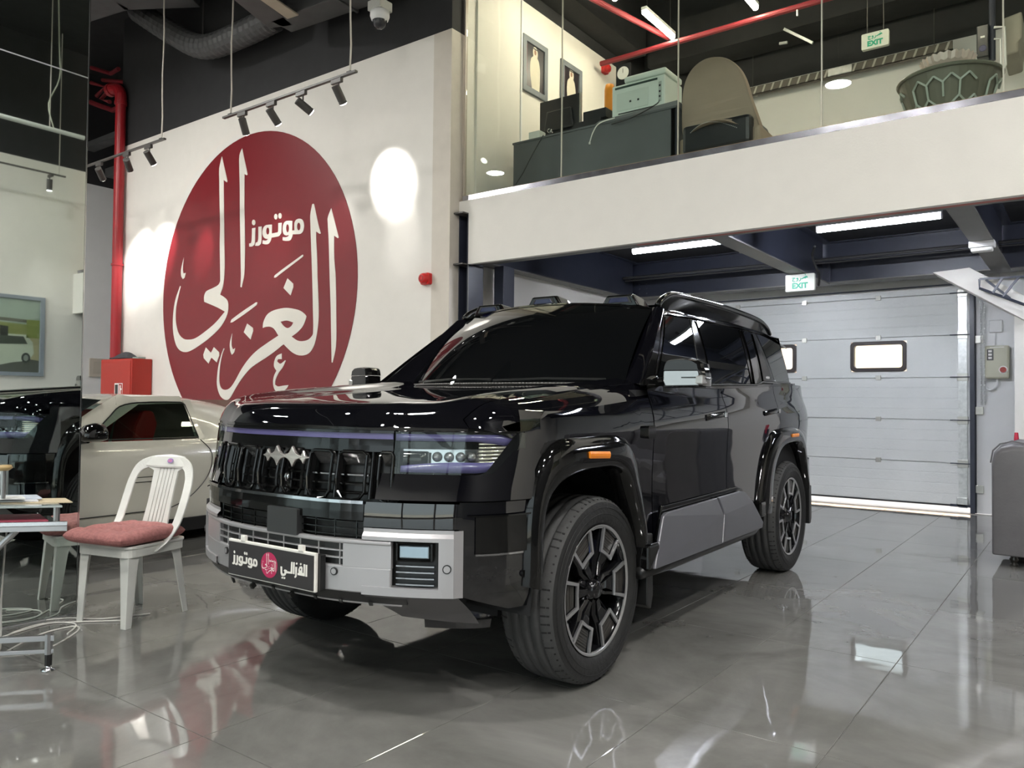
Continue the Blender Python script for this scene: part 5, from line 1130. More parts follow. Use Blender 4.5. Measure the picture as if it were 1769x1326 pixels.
for xc in (-.47, 0, .49):
    rlp = empty('roof_lamp'); rlp.parent = suv; zc = zr(xc, 1.1)-.014; yf = .99+.13*(xc/.7)**2
    pr_o = [(-.125, 0), (-.085, .064), (.085, .064), (.125, 0)]
    V = []; rows = [(0, 1, 1), (.03, 1.0, 1.06), (.15, .92, .95), (.30, .55, .25)]
    for yy, sx, sz in rows: V += [(xc+a*sx, yf+yy, zc+b*sz) for a, b in pr_o]
    Fc = [(j*4+i, j*4+i+1, (j+1)*4+i+1, (j+1)*4+i) for j in range(3) for i in range(3)]+[(3, 2, 1, 0), (12, 13, 14, 15)]
    mesh('lamp_pod', V, Fc, gloss, rlp, bev=.010, bseg=3)
    MB().prism([(-.070, .020), (-.055, .047), (.055, .047), (.070, .020)], lambda u, v, d: (xc+u, yf-d, zc+v), .001, .008).build('pod_lens', mat('pod_lens_blue', (.010, .010, .045), .08, ior=1.5), rlp, bev=.004)
    MB().prism([(-.085, .014), (-.064, .054), (.064, .054), (.085, .014)], lambda u, v, d: (xc+u, yf-d, zc+v), .0, .006, [[(-.070, .020), (-.055, .047), (.055, .047), (.070, .020)]]).build('pod_bezel', satin, rlp)
# ---- front centre ----
def fr(nm, x0, x1, z0, z1, off, m, nu=20, nv=2, par=suv, sol=.01, bev=0, **k):
    def f(u, v):
        x = x0+(x1-x0)*u; sg_ = 1 if x >= 0 else -1
        return bp(s_x(abs(x)), z0+(z1-z0)*v, off, sg_)
    V, Fc = grid(f, nu, nv); return mesh(nm, V, Fc, m, par, smooth=False, solid=sol, bev=bev, **k)
fr('light_bar', -.80, .545, 1.084, 1.106, .0, lav, 30)
fr('upper_grille_band', -.82, .55, 1.035, 1.083, .004, gloss, 30, 3)
fr('upper_grille_edge', -.82, .55, 1.107, 1.117, .006, gloss, 30)
fr('grille_back', -.64, .56, .83, 1.04, -.06, satin, 20)
fr('grille_lower_trim', -.66, .455, .838, .850, .016, chromed, 24)
fr('mid_band', -.66, .455, .775, .838, .006, gloss, 24, 3)
gr = empty('grille'); gr.parent = suv
for k in range(8):
    xc = -.5425+.155*k if 0 < k < 7 else (-.535 if k == 0 else .528)
    def G(x, z, off): return bp(s_x(abs(x)), z, off, 1 if x >= 0 else -1)
    w = .062 if 0 < k < 7 else .026; pts = []
    for (a, b) in ((-w, 1.02), (-w, .93), (-w*.95, .88), (-w*.6, .853), (0, .846), (w*.6, .853), (w*.95, .88), (w, .93), (w, 1.02), (w*.7, 1.034), (-w*.7, 1.034)):
        pts.append(Vector(G(xc+a, b, .006-.02*max(0, (.93-b)/.1))))
    MB().tube(pts, .007, 8, closed=True).build('grille_arch', gloss, gr)
    MB().add(*grid(lambda u, v: G(xc-w+2*w*u, 1.032-.055*v, -.002-.05*v), 6, 4)).build('arch_reflector', mat('arch_chrome', (.50, .50, .50), .10, metal=.9), gr, smooth=True)
    MB().add(*grid(lambda u, v: G(xc+w+.035*u, .855+.18*v, -.045+.045*math.sin(PI*u)), 4, 3)).build('grille_rib', gloss, gr, smooth=True)
    for z_ in (.875, .91, .945): MB().add(*grid(lambda u, v: G(xc-w+2*w*u, z_+.004*v, -.02-.02*v), 5, 2)).build('grille_slat', chromed if z_ == .945 and k > 4 else gloss, gr, solid=.006)
# emblem
em = empty('emblem'); em.parent = suv; emm = mat('emblem_silver', (.70, .64, .61), .22, metal=.85)
def star(cx, cz, rx, rz, cut=0):
    P = []
    for k in range(4):
        a = PI/2*k; P.append((cx+rx*math.cos(a), cz+rz*math.sin(a)))
        for t in (.33, .67):
            b = PI/2*(k+t); q = .52 if t in (.33, .67) else 1; P.append((cx+rx*q*math.cos(b)*.95, cz+rz*q*math.sin(b)*.95))
    return P
ef = lambda u, v, d: (u, bp(s_x(abs(u)), 1.0, .010)[1]-d, v)
for cx, rx, rz in ((-.015, .066, .043), (.080, .066, .043)): MB().prism(star(cx, 1.003, rx, rz), ef, 0, .014).build('emblem_star', emm, em, bev=.003)
for cx, sx in ((-.078, -1), (.144, 1)): MB().prism([(cx-sx*.03, 1.0), (cx-sx*.012, 1.012), (cx, 1.030), (cx+sx*.010, 1.010), (cx+sx*.034, 1.002), (cx+sx*.010, .994), (cx, .975), (cx-sx*.012, .990)], ef, 0, .012).build('emblem_point', emm, em, bev=.003)
MB().box(.018, .048, -.973, -.90, .995, 1.012).build('emblem_bridge', emm, em)
MB().lathe([(.0, -.012), (.012, -.010), (.022, -.004), (.024, .02)], c=(.01, -.955, .915), axis='y', n=18).build('front_camera', chromed, suv, smooth=True)
MB().prism([(-.035, .94), (.05, .94), (.04, .855), (-.02, .855)], lambda u, v, d: (u, -.955-d, v), -.02, .004).build('camera_mount', gloss, suv, bev=.006)
MB().lathe([(.0, -.008), (.010, -.006), (.014, .0), (.016, .02)], c=(.015, -.962, .868), axis='y', n=14).build('washer_nozzle', chromed, suv, smooth=True)
# lower intake mesh
fr('intake_back', -.66, .46, .69, .80, -.05, satin, 20)
for z_ in (.712, .738, .764): fr('intake_slat', -.66, .455, z_, z_+.004, -.005, gloss, 24, 2, sol=.02)
for k in range(12):
    x = -.62+.095*k; q0 = bp(s_x(abs(x)), .69, -.006, 1 if x >= 0 else -1); q1 = bp(s_x(abs(x)), .80, -.006, 1 if x >= 0 else -1); MB().tube([q0, q1], .0035, 4).build('intake_bar', gloss, suv)
MB().prism(rrect(-.03, .155, .695, .800, .006), lambda u, v, d: (u, -1.012-d, v), -.03, .006).build('radar_panel', mat('radar_satin', (.035, .036, .037), .35), suv, bev=.004)
# silver beam with slotted opening
fr('bumper_beam', -.66, .565, .50, .600, .008, silver, 30, 3, sol=.02, bev=.006)
fr('bumper_beam_top', -.66, .565, .684, .702, .012, silver, 30, 2, sol=.03, bev=.006)
fr('bumper_beam_end', -.66, -.44, .598, .686, .008, silver, 8, 2, sol=.02); fr('bumper_beam_end', .375, .565, .598, .686, .008, silver, 8, 2, sol=.02)
fr('slot_back', -.45, .39, .598, .686, -.01, satin, 16)
for z_ in (.625, .653): fr('slot_bar', -.45, .385, z_, z_+.005, .005, silver, 20, 2, sol=.015)
for k in range(9):
    x = -.44+.1*k; sg_ = 1 if x >= 0 else -1; MB().tube([bp(s_x(abs(x)), .598, .004, sg_), bp(s_x(abs(x)), .686, .004, sg_)], .003, 4).build('slot_bar', silver, suv)
fr('under_lip', -.68, .62, .462, .500, .006, satin, 26, 2)
fr('under_lip_line', -.62, .60, .455, .461, .008, silver, 26, 2)
for k in range(6): fr('under_lip_notch', -.15+.125*k, -.135+.125*k, .45, .466, .012, satin, 2, 2, sol=.02)
V, Fc = grid(lambda a, b: (-.62+1.24*a, -.93+.10*(abs(-.62+1.24*a)/.62)**2+.35*b, .452-.10*b), 20, 4); mesh('skid_plate', V, Fc, satin, suv, smooth=True)
mb = MB(); mb.box(-.62, .62, -.30, 3.7, .30, .50); mb.box(-.60, .60, -.80, -.3, .42, .50); mb.box(-.80, .80, .45, 2.2, .40, .52); mb.box(-.80, .80, -.5, 3.6, 1.06, 1.10); mb.build('underbody', liner, suv)
for yy in (0, WB): MB().cyl((-.66, yy, .405), (.66, yy, .405), .05, 10).build('axle', liner, suv)
# inner darkness behind gaps
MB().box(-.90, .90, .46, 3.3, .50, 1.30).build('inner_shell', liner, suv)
# number plate
np_ = empty('number_plate', (0.015, -1.036, .4985)); np_.parent = suv; PWD, PHT = .535, .135
pbk = mat('plate_black', (.030, .027, .028), .4); pwh = mat('plate_white', (.80, .78, .72), .4); pmag = mat('plate_crimson', (.45, .02, .09), .4)
pf_ = lambda u, v, d: (u, -d, v)
MB().box(-PWD/2-.008, PWD/2+.008, 0, .014, -.006, PHT+.010).build('plate_frame', pwh, np_, bev=.003)
MB().box(-PWD/2, PWD/2, -.004, .0, 0, PHT).build('plate_face', pbk, np_)
MB().box(-PWD/2, PWD/2+.02, .014, .04, .0, PHT).build('plate_holder', satin, np_)
for x in (-.175, .19): MB().box(x-.014, x+.014, -.004, .012, PHT+.008, PHT+.032).build('plate_clip', pwh, np_, bev=.002)
for loops in PLATE:
    L2 = [[((u-.5)*PWD, v*PHT) for u, v in l] for l in loops]; MB().prism(L2[0], pf_, .0042, .0052, L2[1:]).build('plate_letter', pwh, np_)
xs_ = [x for k in ('zay', 'ra', 'waw', 'meem') for x, z in LOGO[k][0]]; zs_ = [z for k in ('zay', 'ra', 'waw', 'meem', 'td', 'zd') for x, z in LOGO[k][0]]
for k in ('zay', 'zd', 'td', 'te', 'ra', 'waw', 'meem'):
    L2 = [[((.05+.315*(x-min(xs_))/(max(xs_)-min(xs_))-.5)*PWD, (.29+.46*(z-min(zs_))/(max(zs_)-min(zs_)))*PHT) for x, z in l] for l in LOGO[k]]
    MB().prism(L2[0], pf_, .0042, .0052, L2[1:]).build('plate_letter', pwh, np_)
eo = empty('plate_emblem', (.005*PWD, -.0042, .495*PHT)); 
mini_logo(lambda u, v, d: (u+.005*PWD, -.0042-d, v*.99+.495*PHT), (pmag, pwh), np_, .052)
bpy.data.objects.remove(eo)
# ---- wheels ----
def make_wheel():
    w = empty('wheel')
    R, T = .408, .137     # radius, half width ; outer face towards +x
    prof = [(.275, -.115), (.30, -.130), (.345, -.1375), (.385, -.128), (.402, -.108), (.407, -.085), (.407, -.078), (.399, -.075), (.399, -.068), (.408, -.065), (.4085, -.030), (.399, -.027), (.399, -.020), (.4085, -.017), (.4085, .017), (.399, .020), (.399, .027), (.4085, .030), (.408, .065), (.399, .068), (.399, .075), (.407, .078), (.407, .085), (.402, .108), (.385, .128), (.345, .1375), (.30, .130), (.288, .118), (.275, .112)]
    MB().lathe(prof[4:26-1+0], axis='x', n=96).build('tyre_tread', mat('tread_rubber', (.050, .050, .050), .72, var=.15, scale=5, bump=.3, bscale=40), w, smooth=True)
    MB().lathe(prof[:5], axis='x', n=96).build('tyre_sidewall', tyrem, w, smooth=True); MB().lathe(prof[24:], axis='x', n=96).build('tyre_sidewall', tyrem, w, smooth=True)
    mb = MB()
    for k in range(72):
        a = 2*PI*k/72
        for x0, x1, rr, r1 in ((.082, .120, .4075, .396), (-.120, -.082, .396, .4075)):
            c, s = math.cos(a), math.sin(a); t = .0035
            ra, rb_ = (rr, r1) if x0 > 0 else (rr, r1)
            mb.add([(x0, ra*c-t*s, ra*s+t*c), (x0, ra*c+t*s, ra*s-t*c), (x1, rb_*c+t*s, rb_*s-t*c), (x1, rb_*c-t*s, rb_*s+t*c)], [(0, 1, 2, 3)])
    mb.build('tread_sipes', mat('sipe_black', (.008, .008, .008), .8), w, kind='stuff', solid=.002)
    for rr in (.335, .362): MB().lathe([(rr-.002, .1360), (rr, .1385), (rr+.002, .1355)], axis='x', n=72).build('sidewall_ring', tyrem, w, smooth=True)
    rm = w
    MB().lathe([(.270, -.11), (.262, -.05), (.262, .06), (.268, .10), (.278, .112), (.286, .118), (.287, .122), (.281, .124), (.276, .120)], axis='x', n=72).build('rim_barrel', alloyb, rm, smooth=True)
    MB().lathe([(.272, .117), (.279, .1245), (.285, .1235)], axis='x', n=72).build('rim_edge', alloys, rm, smooth=True)
    MB().lathe([(.0, .0), (.19, .0), (.19, .025), (.0, .025)], axis='x', n=32).build('brake_disc', mat('disc_steel', (.12, .12, .12), .35, metal=.8), rm)
    MB().prism([(-.06, .11), (.06, .11), (.085, .18), (.05, .215), (-.05, .215), (-.085, .18)], lambda u, v, d: (d, u, v), .02, .07).build('brake_caliper', mat('caliper_blue', (.03, .05, .16), .35), rm, bev=.006)
    MB().lathe([(.0, .128), (.032, .126), (.040, .115), (.046, .09), (.075, .085), (.08, .05)], axis='x', n=30).build('hub_cap', alloyb, rm, smooth=True)
    def pol(r, a, x): return (x, r*math.cos(a), r*math.sin(a))
    for k in range(6):
        ac = PI/2+PI/6+k*PI/3
        def sp_(pts, x0, x1, m, nm, bv=.003):
            q = [(r*math.cos(ac+a), r*math.sin(ac+a)) for r, a in pts]
            return MB().prism(q, lambda u, v, d: (d, u, v), x0, x1).build(nm, m, rm, bev=bv)
        h = .27
        # blade spokes (dark) from the hub to the petal
        V = []
        for r, hw_, x_ in ((.06, .20, .105), (.12, .16, .098), (.165, .22, .108), (.168, .25, .112)):
            for aa in (-1, 1): V.append(pol(r, ac+aa*hw_, x_))
        V += [(x-.035, y, z) for x, y, z in V]
        Fc = [(0, 1, 3, 2), (2, 3, 5, 4), (4, 5, 7, 6), (8, 10, 11, 9), (10, 12, 13, 11), (12, 14, 15, 13), (0, 2, 10, 8), (2, 4, 12, 10), (4, 6, 14, 12), (1, 9, 11, 3), (3, 11, 13, 5), (5, 13, 15, 7), (6, 7, 15, 14), (0, 8, 9, 1)]
        mesh('spoke', V, Fc, alloyb, rm, bev=.004)
        for aa in (-1, 1):      # side blades
            V = []
            for r, a0, a1, x_ in ((.055, .15, .42, .100), (.12, .28, .42, .095), (.17, .24, .34, .104), (.272, .25, .335, .112)):
                V += [pol(r, ac+aa*a0, x_), pol(r, ac+aa*a1, x_-.012)]
            V += [(x-.03, y, z) for x, y, z in V]
            mesh('spoke', V, Fc, alloyb, rm, bev=.003)
            sp_([(.178, aa*.255), (.272, aa*.255), (.276, aa*.315), (.165, aa*.335)], .108, .1185, alloys, 'machined_face', .0015)
        sp_([(.165, -.335), (.178, -.25), (.178, .25), (.165, .335), (.160, 0)], .108, .1180, alloys, 'machined_face', .0015)
        sp_([(.180, -.25), (.272, -.25), (.276, 0), (.272, .25), (.180, .25)], .080, .104, mat('rim_insert', (.02, .018, .017), .4), 'rim_insert')
        mb = MB()
        for i in range(7):
            rr = .19+.012*i; mb.add([pol(rr, ac-.22, .1045), pol(rr, ac+.22, .1045), pol(rr+.004, ac+.22, .1045), pol(rr+.004, ac-.22, .1045)], [(0, 1, 2, 3)])
        mb.build('insert_ribs', mat('rim_rib', (.06, .055, .05), .4), rm, solid=.002, kind='stuff')
        a0 = ac+PI/6
        mb = MB(); P_ = [pol(.268, a0-.17+.34*i/8, .118) for i in range(9)]+[pol(.277, a0+.17-.34*i/8, .118) for i in range(9)]
        mb.add(P_, [tuple(range(18))]); mb.build('machined_face', alloys, rm, solid=.003)
        MB().cyl(pol(.055, a0, .07), pol(.055, a0, .098), .009, 6).build('wheel_nut', alloyb, rm)
    return w
wh0 = make_wheel()
first = True
for (sg, yy, st_) in ((1, 0, 0), (1, WB, 0), (-1, 0, 0), (-1, WB, 0)):
    w = wh0 if first else copy_tree(wh0); first = False
    w.parent = suv; w.location = (sg*.828, yy, .408); w.rotation_euler = (0, 0, 0 if sg > 0 else PI)
    if (sg, yy) == (1, WB): w.rotation_euler = (.35, 0, 0)
# =============== WHITE COUPE BEHIND ===============
wc_ = empty('white_coupe', (-7.22, 3.30, 0), label='white two-door coupe with red seats parked behind the plastic chair', cat='car')
cp = mat('coupe_pearl_white', (.56, .54, .46), .18, var=.01, coat=.6); cgl = glassmat('coupe_glass_dark', (.55, .62, .58))
def cs(y):      # half width at the sill/shoulder, shoulder z, roof half width, roof z
    return crom([(.80, .74, .55, .74), (.90, .82, .60, .82), (.92, .86, .62, .86), (.92, .88, .64, .89), (.92, .885, .60, 1.10), (.92, .885, .60, 1.245), (.92, .885, .61, 1.265), (.92, .89, .58, 1.235), (.93, .92, .56, 1.13), (.92, .92, .60, .99), (.86, .86, .6, .88)], max(0, min(10, (y+2.3)/.46)))
def cbody(u, v):        # u along, v around: sill -> shoulder -> roof centre
    y = -2.3+4.6*u; w, zs_, wr_, zr_ = cs(y)
    P = [(w-.05, .16), (w-.005, .30), (w+.0, .50), (w+.01, .68), (w-.02, zs_-.06), (w-.06, zs_), (wr_+(w-.06-wr_)*.45, zs_+(zr_-zs_)*.62), (wr_, zr_-.045*(zr_-zs_)/.38), (wr_*.5, zr_), (0, zr_+.01)]
    x, z = crom(P, 9*v); return x, y, z
def cpatch(nm, y0, y1, v0, v1, m, off=0, nu=24, nv=14, zcut=None, par=wc_):
    for sg in (1, -1):
        V = []
        for i in range(nu):
            for j in range(nv):
                u = (y0+(y1-y0)*i/(nu-1)+2.3)/4.6; vv = v0+(v1-v0)*j/(nv-1); x, y, z = cbody(u, vv)
                if zcut: z = max(z, zcut(y))
                V.append((sg*(x+off), y, z+off*.6))
        Fc = [(i*nv+j, (i+1)*nv+j, (i+1)*nv+j+1, i*nv+j+1) for i in range(nu-1) for j in range(nv-1)]
        mesh(nm, V, Fc, m, par, smooth=True)
wz = lambda y: max([.0]+[.36+math.sqrt(max(0, .40**2-(y-c)**2))*.95-.06 for c in (-1.45, 1.42) if abs(y-c) < .40])
cpatch('front_body', -2.3, -.55, 0, 1, cp, nu=40, nv=30, zcut=wz)
cpatch('door', -.542, .632, 0, 5.0/9, cp, nu=24, nv=16)
cpatch('rear_body', .628, 2.3, 0, 1, cp, nu=40, nv=30, zcut=wz)
cpatch('roof', -.30, .628, 7.0/9, 1, cp, nu=16, nv=8)
# window frame (A pillar and header), glass
for sg in (1, -1):
    def wx(z, y): w, zs_, wr_, zr_ = cs(y); t = max(0, min(1, (z-.885)/.34)); return .86-.235*t
    def pane(nm, pts, m, off): 
        MB().prism(pts, lambda u, v, d: (sg*(wx(v, u)+off-d), u, v), 0, .006).build(nm, m, wc_)
    cc = smooth_closed([(-.30, .90), (-.06, 1.09), (.04, 1.165), (.20, 1.198), (.60, 1.205), (.635, 1.185), (.655, .90)], 3)
    pane('side_window', cc, cgl, .012)
    MB().tube([(sg*(wx(z, y)+.014), y, z) for y, z in cc], .006, 5, closed=True).build('window_seal', mat('seal_black', (.01, .01, .01), .3), wc_)
    V = []
    n = 14
    for k in range(n):
        t = k/(n-1); yo = -.50+.60*t; zo = .875+.38*t**.8; yi = yo+.14*(1-.3*t); zi = .885+.315*t
        for (a, b, c) in ((.60+.20*(1-t)-.03, yo-.02, zo+.015), (wx(zo, yo)+.004, yo+.03, zo), (wx(zi, yi)+.012, yi+.04, zi)): V.append((sg*a, b, c))
    Fc = [(3*i+j, 3*i+3+j, 3*i+4+j, 3*i+1+j) for i in range(n-1) for j in range(2)]
    mesh('a_pillar', V, Fc, cp, wc_, smooth=True)
    MB().prism([(.02, 1.18), (.62, 1.195), (.63, 1.26), (.05, 1.25)], lambda u, v, d: (sg*(wx(v, u)-.0+.012-(v-1.18)*.6-d), u, v), 0, .02).build('roof_rail', cp, wc_)
    MB().prism([(.655, .885), (.72, .885), (.70, 1.23), (.635, 1.22)], lambda u, v, d: (sg*(wx(v, u)+.012-d), u, v), 0, .02).build('b_pillar', cp, wc_)
    MB().tube([crom([(sg*.885, .66, .88), (sg*.925, .75, .76), (sg*.932, .72, .58), (sg*.932, .58, .42), (sg*.925, .42, .33), (sg*.912, .30, .30)], 5*k/20) for k in range(21)], .004, 5).build('door_seam', mat('seal_black', (.01, .01, .01), .3), wc_)
    MB().tube([(sg*.925, -.54, .300), (sg*.925, .36, .305)], .004, 5).build('door_seam', mat('seal_black', (.01, .01, .01), .3), wc_)
    MB().prism(rrect(.02, .27, .545, .59, .006), lambda u, v, d: (sg*d, u, v), .915, .929, [rrect(.025, .265, .55, .585, .004)]).build('side_badge_outline', mat('seal_black', (.01, .01, .01), .3), wc_)
    MB().box(*(sorted((sg*.80, sg*.915))), -1.9, 1.9, .10, .21).build('sill_skirt', mat('seal_black', (.01, .01, .01), .3), wc_)
    # door mirror
    m_ = smooth_closed([(-.12, .0), (-.10, .07), (-.02, .115), (.08, .10), (.125, .05), (.12, .0), (.06, -.022), (-.06, -.03)], 3)
    V = []; rows = [(-.09, .45), (-.06, .85), (0, 1.0), (.05, .98), (.06, .9)]
    for yy, s_ in rows: V += [(sg*(1.02+a*s_), -.33+yy, .925+b*s_) for a, b in m_]
    n = len(m_); Fc = [(j*n+i, j*n+(i+1) % n, (j+1)*n+(i+1) % n, (j+1)*n+i) for j in range(4) for i in range(n)]+[tuple(range(n)), tuple(range(4*n, 5*n))]
    mesh('door_mirror', V, Fc, gloss, wc_, smooth=True); MB().tube([(sg*.85, -.36, .89), (sg*.96, -.34, .90)], [.022, .018], 8).build('mirror_arm', gloss, wc_)
    for yy in (-1.45, 1.42):
        MB().lathe([(.0, .0), (.22, .0), (.24, .02), (.33, .03), (.345, -.02), (.34, -.16), (.0, -.16)], c=(sg*.80 if sg > 0 else -.64-.0, yy, .345), axis='x', n=40).build('wheel', tyrem, wc_, smooth=False)
        MB().lathe([(.0, .02), (.2, .0), (.225, .01)], c=(sg*.845, yy, .345), axis='x', n=30).build('wheel_rim', alloys, wc_, smooth=True)
V, Fc = grid(lambda a, b: ((-1+2*a)*(.80-.18*b), -.66+.58*b-.10*(1-(-1+2*a)**2), .885+.355*b-.02*(-1+2*a)**2+.02*math.sin(PI*b)), 17, 8); mesh('windshield', V, Fc, mat('coupe_windshield', (.008, .01, .01), .03, var=0), wc_, smooth=True)
V, Fc = grid(lambda a, b: ((-1+2*a)*(.50-.04*b), 1.28+.52*b, 1.21-.24*b+.02), 9, 6); mesh('rear_window', V, Fc, cgl, wc_, smooth=True)
MB().box(-.84, .84, -2.2, 2.2, .12, .36).build('underbody', liner, wc_)
seatm = mat('red_leather', (.65, .025, .02), .5)
MB().box(-.80, .80, -.75, 1.25, .36, .80).build('cabin_tub', liner, wc_)
# interior seen through the coupe window: printed as real seats behind tinted panes
for x in (.38, -.38):
    MB().prism([(.16, .42), (.28, .40), (.44, 1.02), (.40, 1.13), (.30, 1.13), (.24, 1.0)], lambda u, v, d: (x+d, u, v), -.2, .2).build('seat_back', seatm, wc_, bev=.03)
    MB().box(x-.22, x+.22, -.25, .25, .34, .5).build('seat_base', seatm, wc_, bev=.04)
# =============== WHITE PLASTIC CHAIR ===============
pcw = mat('white_plastic', (.66, .66, .62), .32, var=.05, scale=9)
ch_ = empty('plastic_chair', (-4.40, 2.345, 0), math.atan2(-.234, .972)*-1, label='white plastic chair with slatted back beside the mirror', cat='chair')
# local: +x towards the chair's left as seen, -y = front
def leg(fx, fy, tx, ty, w=.062):
    V = []; 
    cx_, cy_ = -math.copysign(1, fx), -math.copysign(1, fy)
    for z, px_, py_, ww in ((0, fx, fy, w*.62), (.12, fx+(tx-fx)*.3, fy+(ty-fy)*.3, w*.75), (.32, fx+(tx-fx)*.75, fy+(ty-fy)*.75, w), (.415, tx, ty, w*1.25)):
        V += [(px_, py_, z), (px_+cx_*ww, py_, z), (px_+cx_*ww, py_+cy_*.007, z), (px_+cx_*.007, py_+cy_*.007, z), (px_+cx_*.007, py_+cy_*ww, z), (px_, py_+cy_*ww, z)]
    Fc = [(j*6+i, j*6+(i+1) % 6, (j+1)*6+(i+1) % 6, (j+1)*6+i) for j in range(3) for i in range(6)]+[(0, 1, 2, 3), (0, 3, 4, 5), (18, 19, 20, 21), (18, 21, 22, 23)]
    return mesh('leg', V, Fc, pcw, ch_, bev=.002)
leg(.205, -.222, .185, -.19); leg(-.175, -.215, -.185, -.19); leg(.20, .215, .175, .165, .055); leg(-.185, .215, -.175, .165, .055)
out = rrect(-.205, .205, -.215, .20, .05)
MB().prism(out, lambda u, v, d: (u, v, d), .418, .434).build('seat', pcw, ch_, bev=.006)
MB().prism(rrect(-.200, .200, -.210, .195, .05), lambda u, v, d: (u, v, d), .372, .419, [rrect(-.190, .190, -.200, .185, .045)]).build('seat_apron', pcw, ch_, bev=.003)
# back: stiles curve from the seat sides up and back; top rail; slatted splat
def bk_(u, z):   # back surface : returns y for height z
    return .155+.13*(max(0,z-.42)/.46)**1.05-.10*(abs(u)/.22)**2*.35
def sidepath(s):
    P = [(.212*s, -.04, .385), (.228*s, .03, .435), (.240*s, .10, .52), (.246*s, .165, .64), (.240*s, .215, .75), (.205*s, .25, .84), (.12*s, .275, .885), (0, .285, .895)]
    if s < 0: P = [(x*1.10, y, z) for x, y, z in P]
    P = [(x-.035*max(0, min(1, (z-.5)/.3)), y, z) for x, y, z in P]
    return [crom(P, 7*k/35) for k in range(36)]
for s in (1, -1):
    P = sidepath(s); V = []
    for k, (x, y, z) in enumerate(P):
        t = k/35; w = .036+.022*math.sin(PI*min(1, t*1.1))+(.040*max(0, (t-.6)/.4)); th = .012
        nx = Vector((-s, 0, 0)) if t < .55 else Vector((-s, 0, 0)).lerp(Vector((0, -.2, -1)), min(1, (t-.55)/.35)).normalized()
        f_ = Vector((0, -1, .35)).normalized()
        p = Vector((x, y, z))
        V += [p, p+nx*w, p+nx*w-f_*th, p-f_*th]
    Fc = [(4*i+j, 4*i+(j+1) % 4, 4*i+4+(j+1) % 4, 4*i+4+j) for i in range(35) for j in range(4)]+[(0, 1, 2, 3), (140, 141, 142, 143)]
    mesh('back_stile', V, Fc, pcw, ch_, bev=.004, smooth=False)
out = smooth_closed([(-.125, .42), (-.115, .62), (-.125, .80), (-.19, .83), (-.155, .885), (-.035, .897), (.085, .885), (.12, .83), (.055, .80), (.06, .62), (.075, .42)], 3)
holes = []
for k in range(5):
    x = -.082+.026*k; holes.append([(x-.0035, .46), (x+.0035, .46), (x+.0025, .82), (x-.0025, .82)])
MB().prism(out, lambda u, v, d: (u, bk_(u, v)+d, v), .0, .010, holes).build('back_splat', pcw, ch_)
MB().prism([(.022*math.cos(a), .014*math.sin(a)) for a in [2*PI*k/20 for k in range(20)]], lambda u, v, d: (.0+u, bk_(0, .858+v)-.022-d, .862+v), 0, .003).build('sticker', mat('sticker_mauve', (.32, .22, .48), .4), ch_)
MB().prism([(.016*math.cos(a), .008*math.sin(a)) for a in [2*PI*k/16 for k in range(16)]], lambda u, v, d: (.0+u, bk_(0, .858+v)-.0255-d, .862+v), 0, .001).build('sticker_centre', mat('sticker_rose', (.55, .2, .35), .4), ch_)
# cushion
cu_ = empty('seat_cushion', (-4.395, 2.295, .436), math.atan2(-.234, .972)*-1, label='dusty pink tufted cushion on the white plastic chair', cat='cushion')
cum = mat('pink_velour', (.37, .15, .14), .85, var=.18, scale=60, bump=.4, bscale=120)
def cf(side):
    def f(a, b):
        x = math.sin(PI/2*(-1+2*a)); y = math.sin(PI/2*(-1+2*b)); e = (1-abs(x)**10)*(1-abs(y)**10); 
        X = .225*x*(1-.02*y*y); Y = .225*y*(1-.02*x*x)
        h = .040*max(0, e)**.45
        if side > 0:
            for tx in (-.38, .38):
                for ty in (-.38, .38): h -= .030*math.exp(-((x-tx)**2+(y-ty)**2)/.035)
            h -= .010*math.exp(-((x-.5)/.06)**2)+.010*math.exp(-((x+.5)/.06)**2)+.010*math.exp(-((y-.5)/.06)**2)+.010*math.exp(-((y+.5)/.06)**2)
            h += .004*math.sin(9*x+4*y)*math.sin(7*y)
        return (X, Y, .040+side*h)
    return f
V, Fc = grid(cf(1), 29, 29); V2, F2 = grid(cf(-1), 29, 29)
mb = MB().add(V, Fc).add(V2, F2)
for (i0, st) in ((0, 1), (28*29, 1), (0, 29), (28, 29)):
    ids = [i0+st*k for k in range(29)]; mb.add([mb.v[i] for i in ids]+[mb.v[i+841] for i in ids], [(k, k+1, 30+k, 29+k) for k in range(28)])
mb.build('cushion_body', cum, cu_, smooth=True)
mb = MB()
for tx in (-.38, .38):
    for ty in (-.38, .38): mb.lathe([(0, .052), (.008, .051), (.010, .046)], c=(.225*tx, .225*ty, 0), n=8)
mb.build('tuft_button', cum, cu_, kind='stuff')
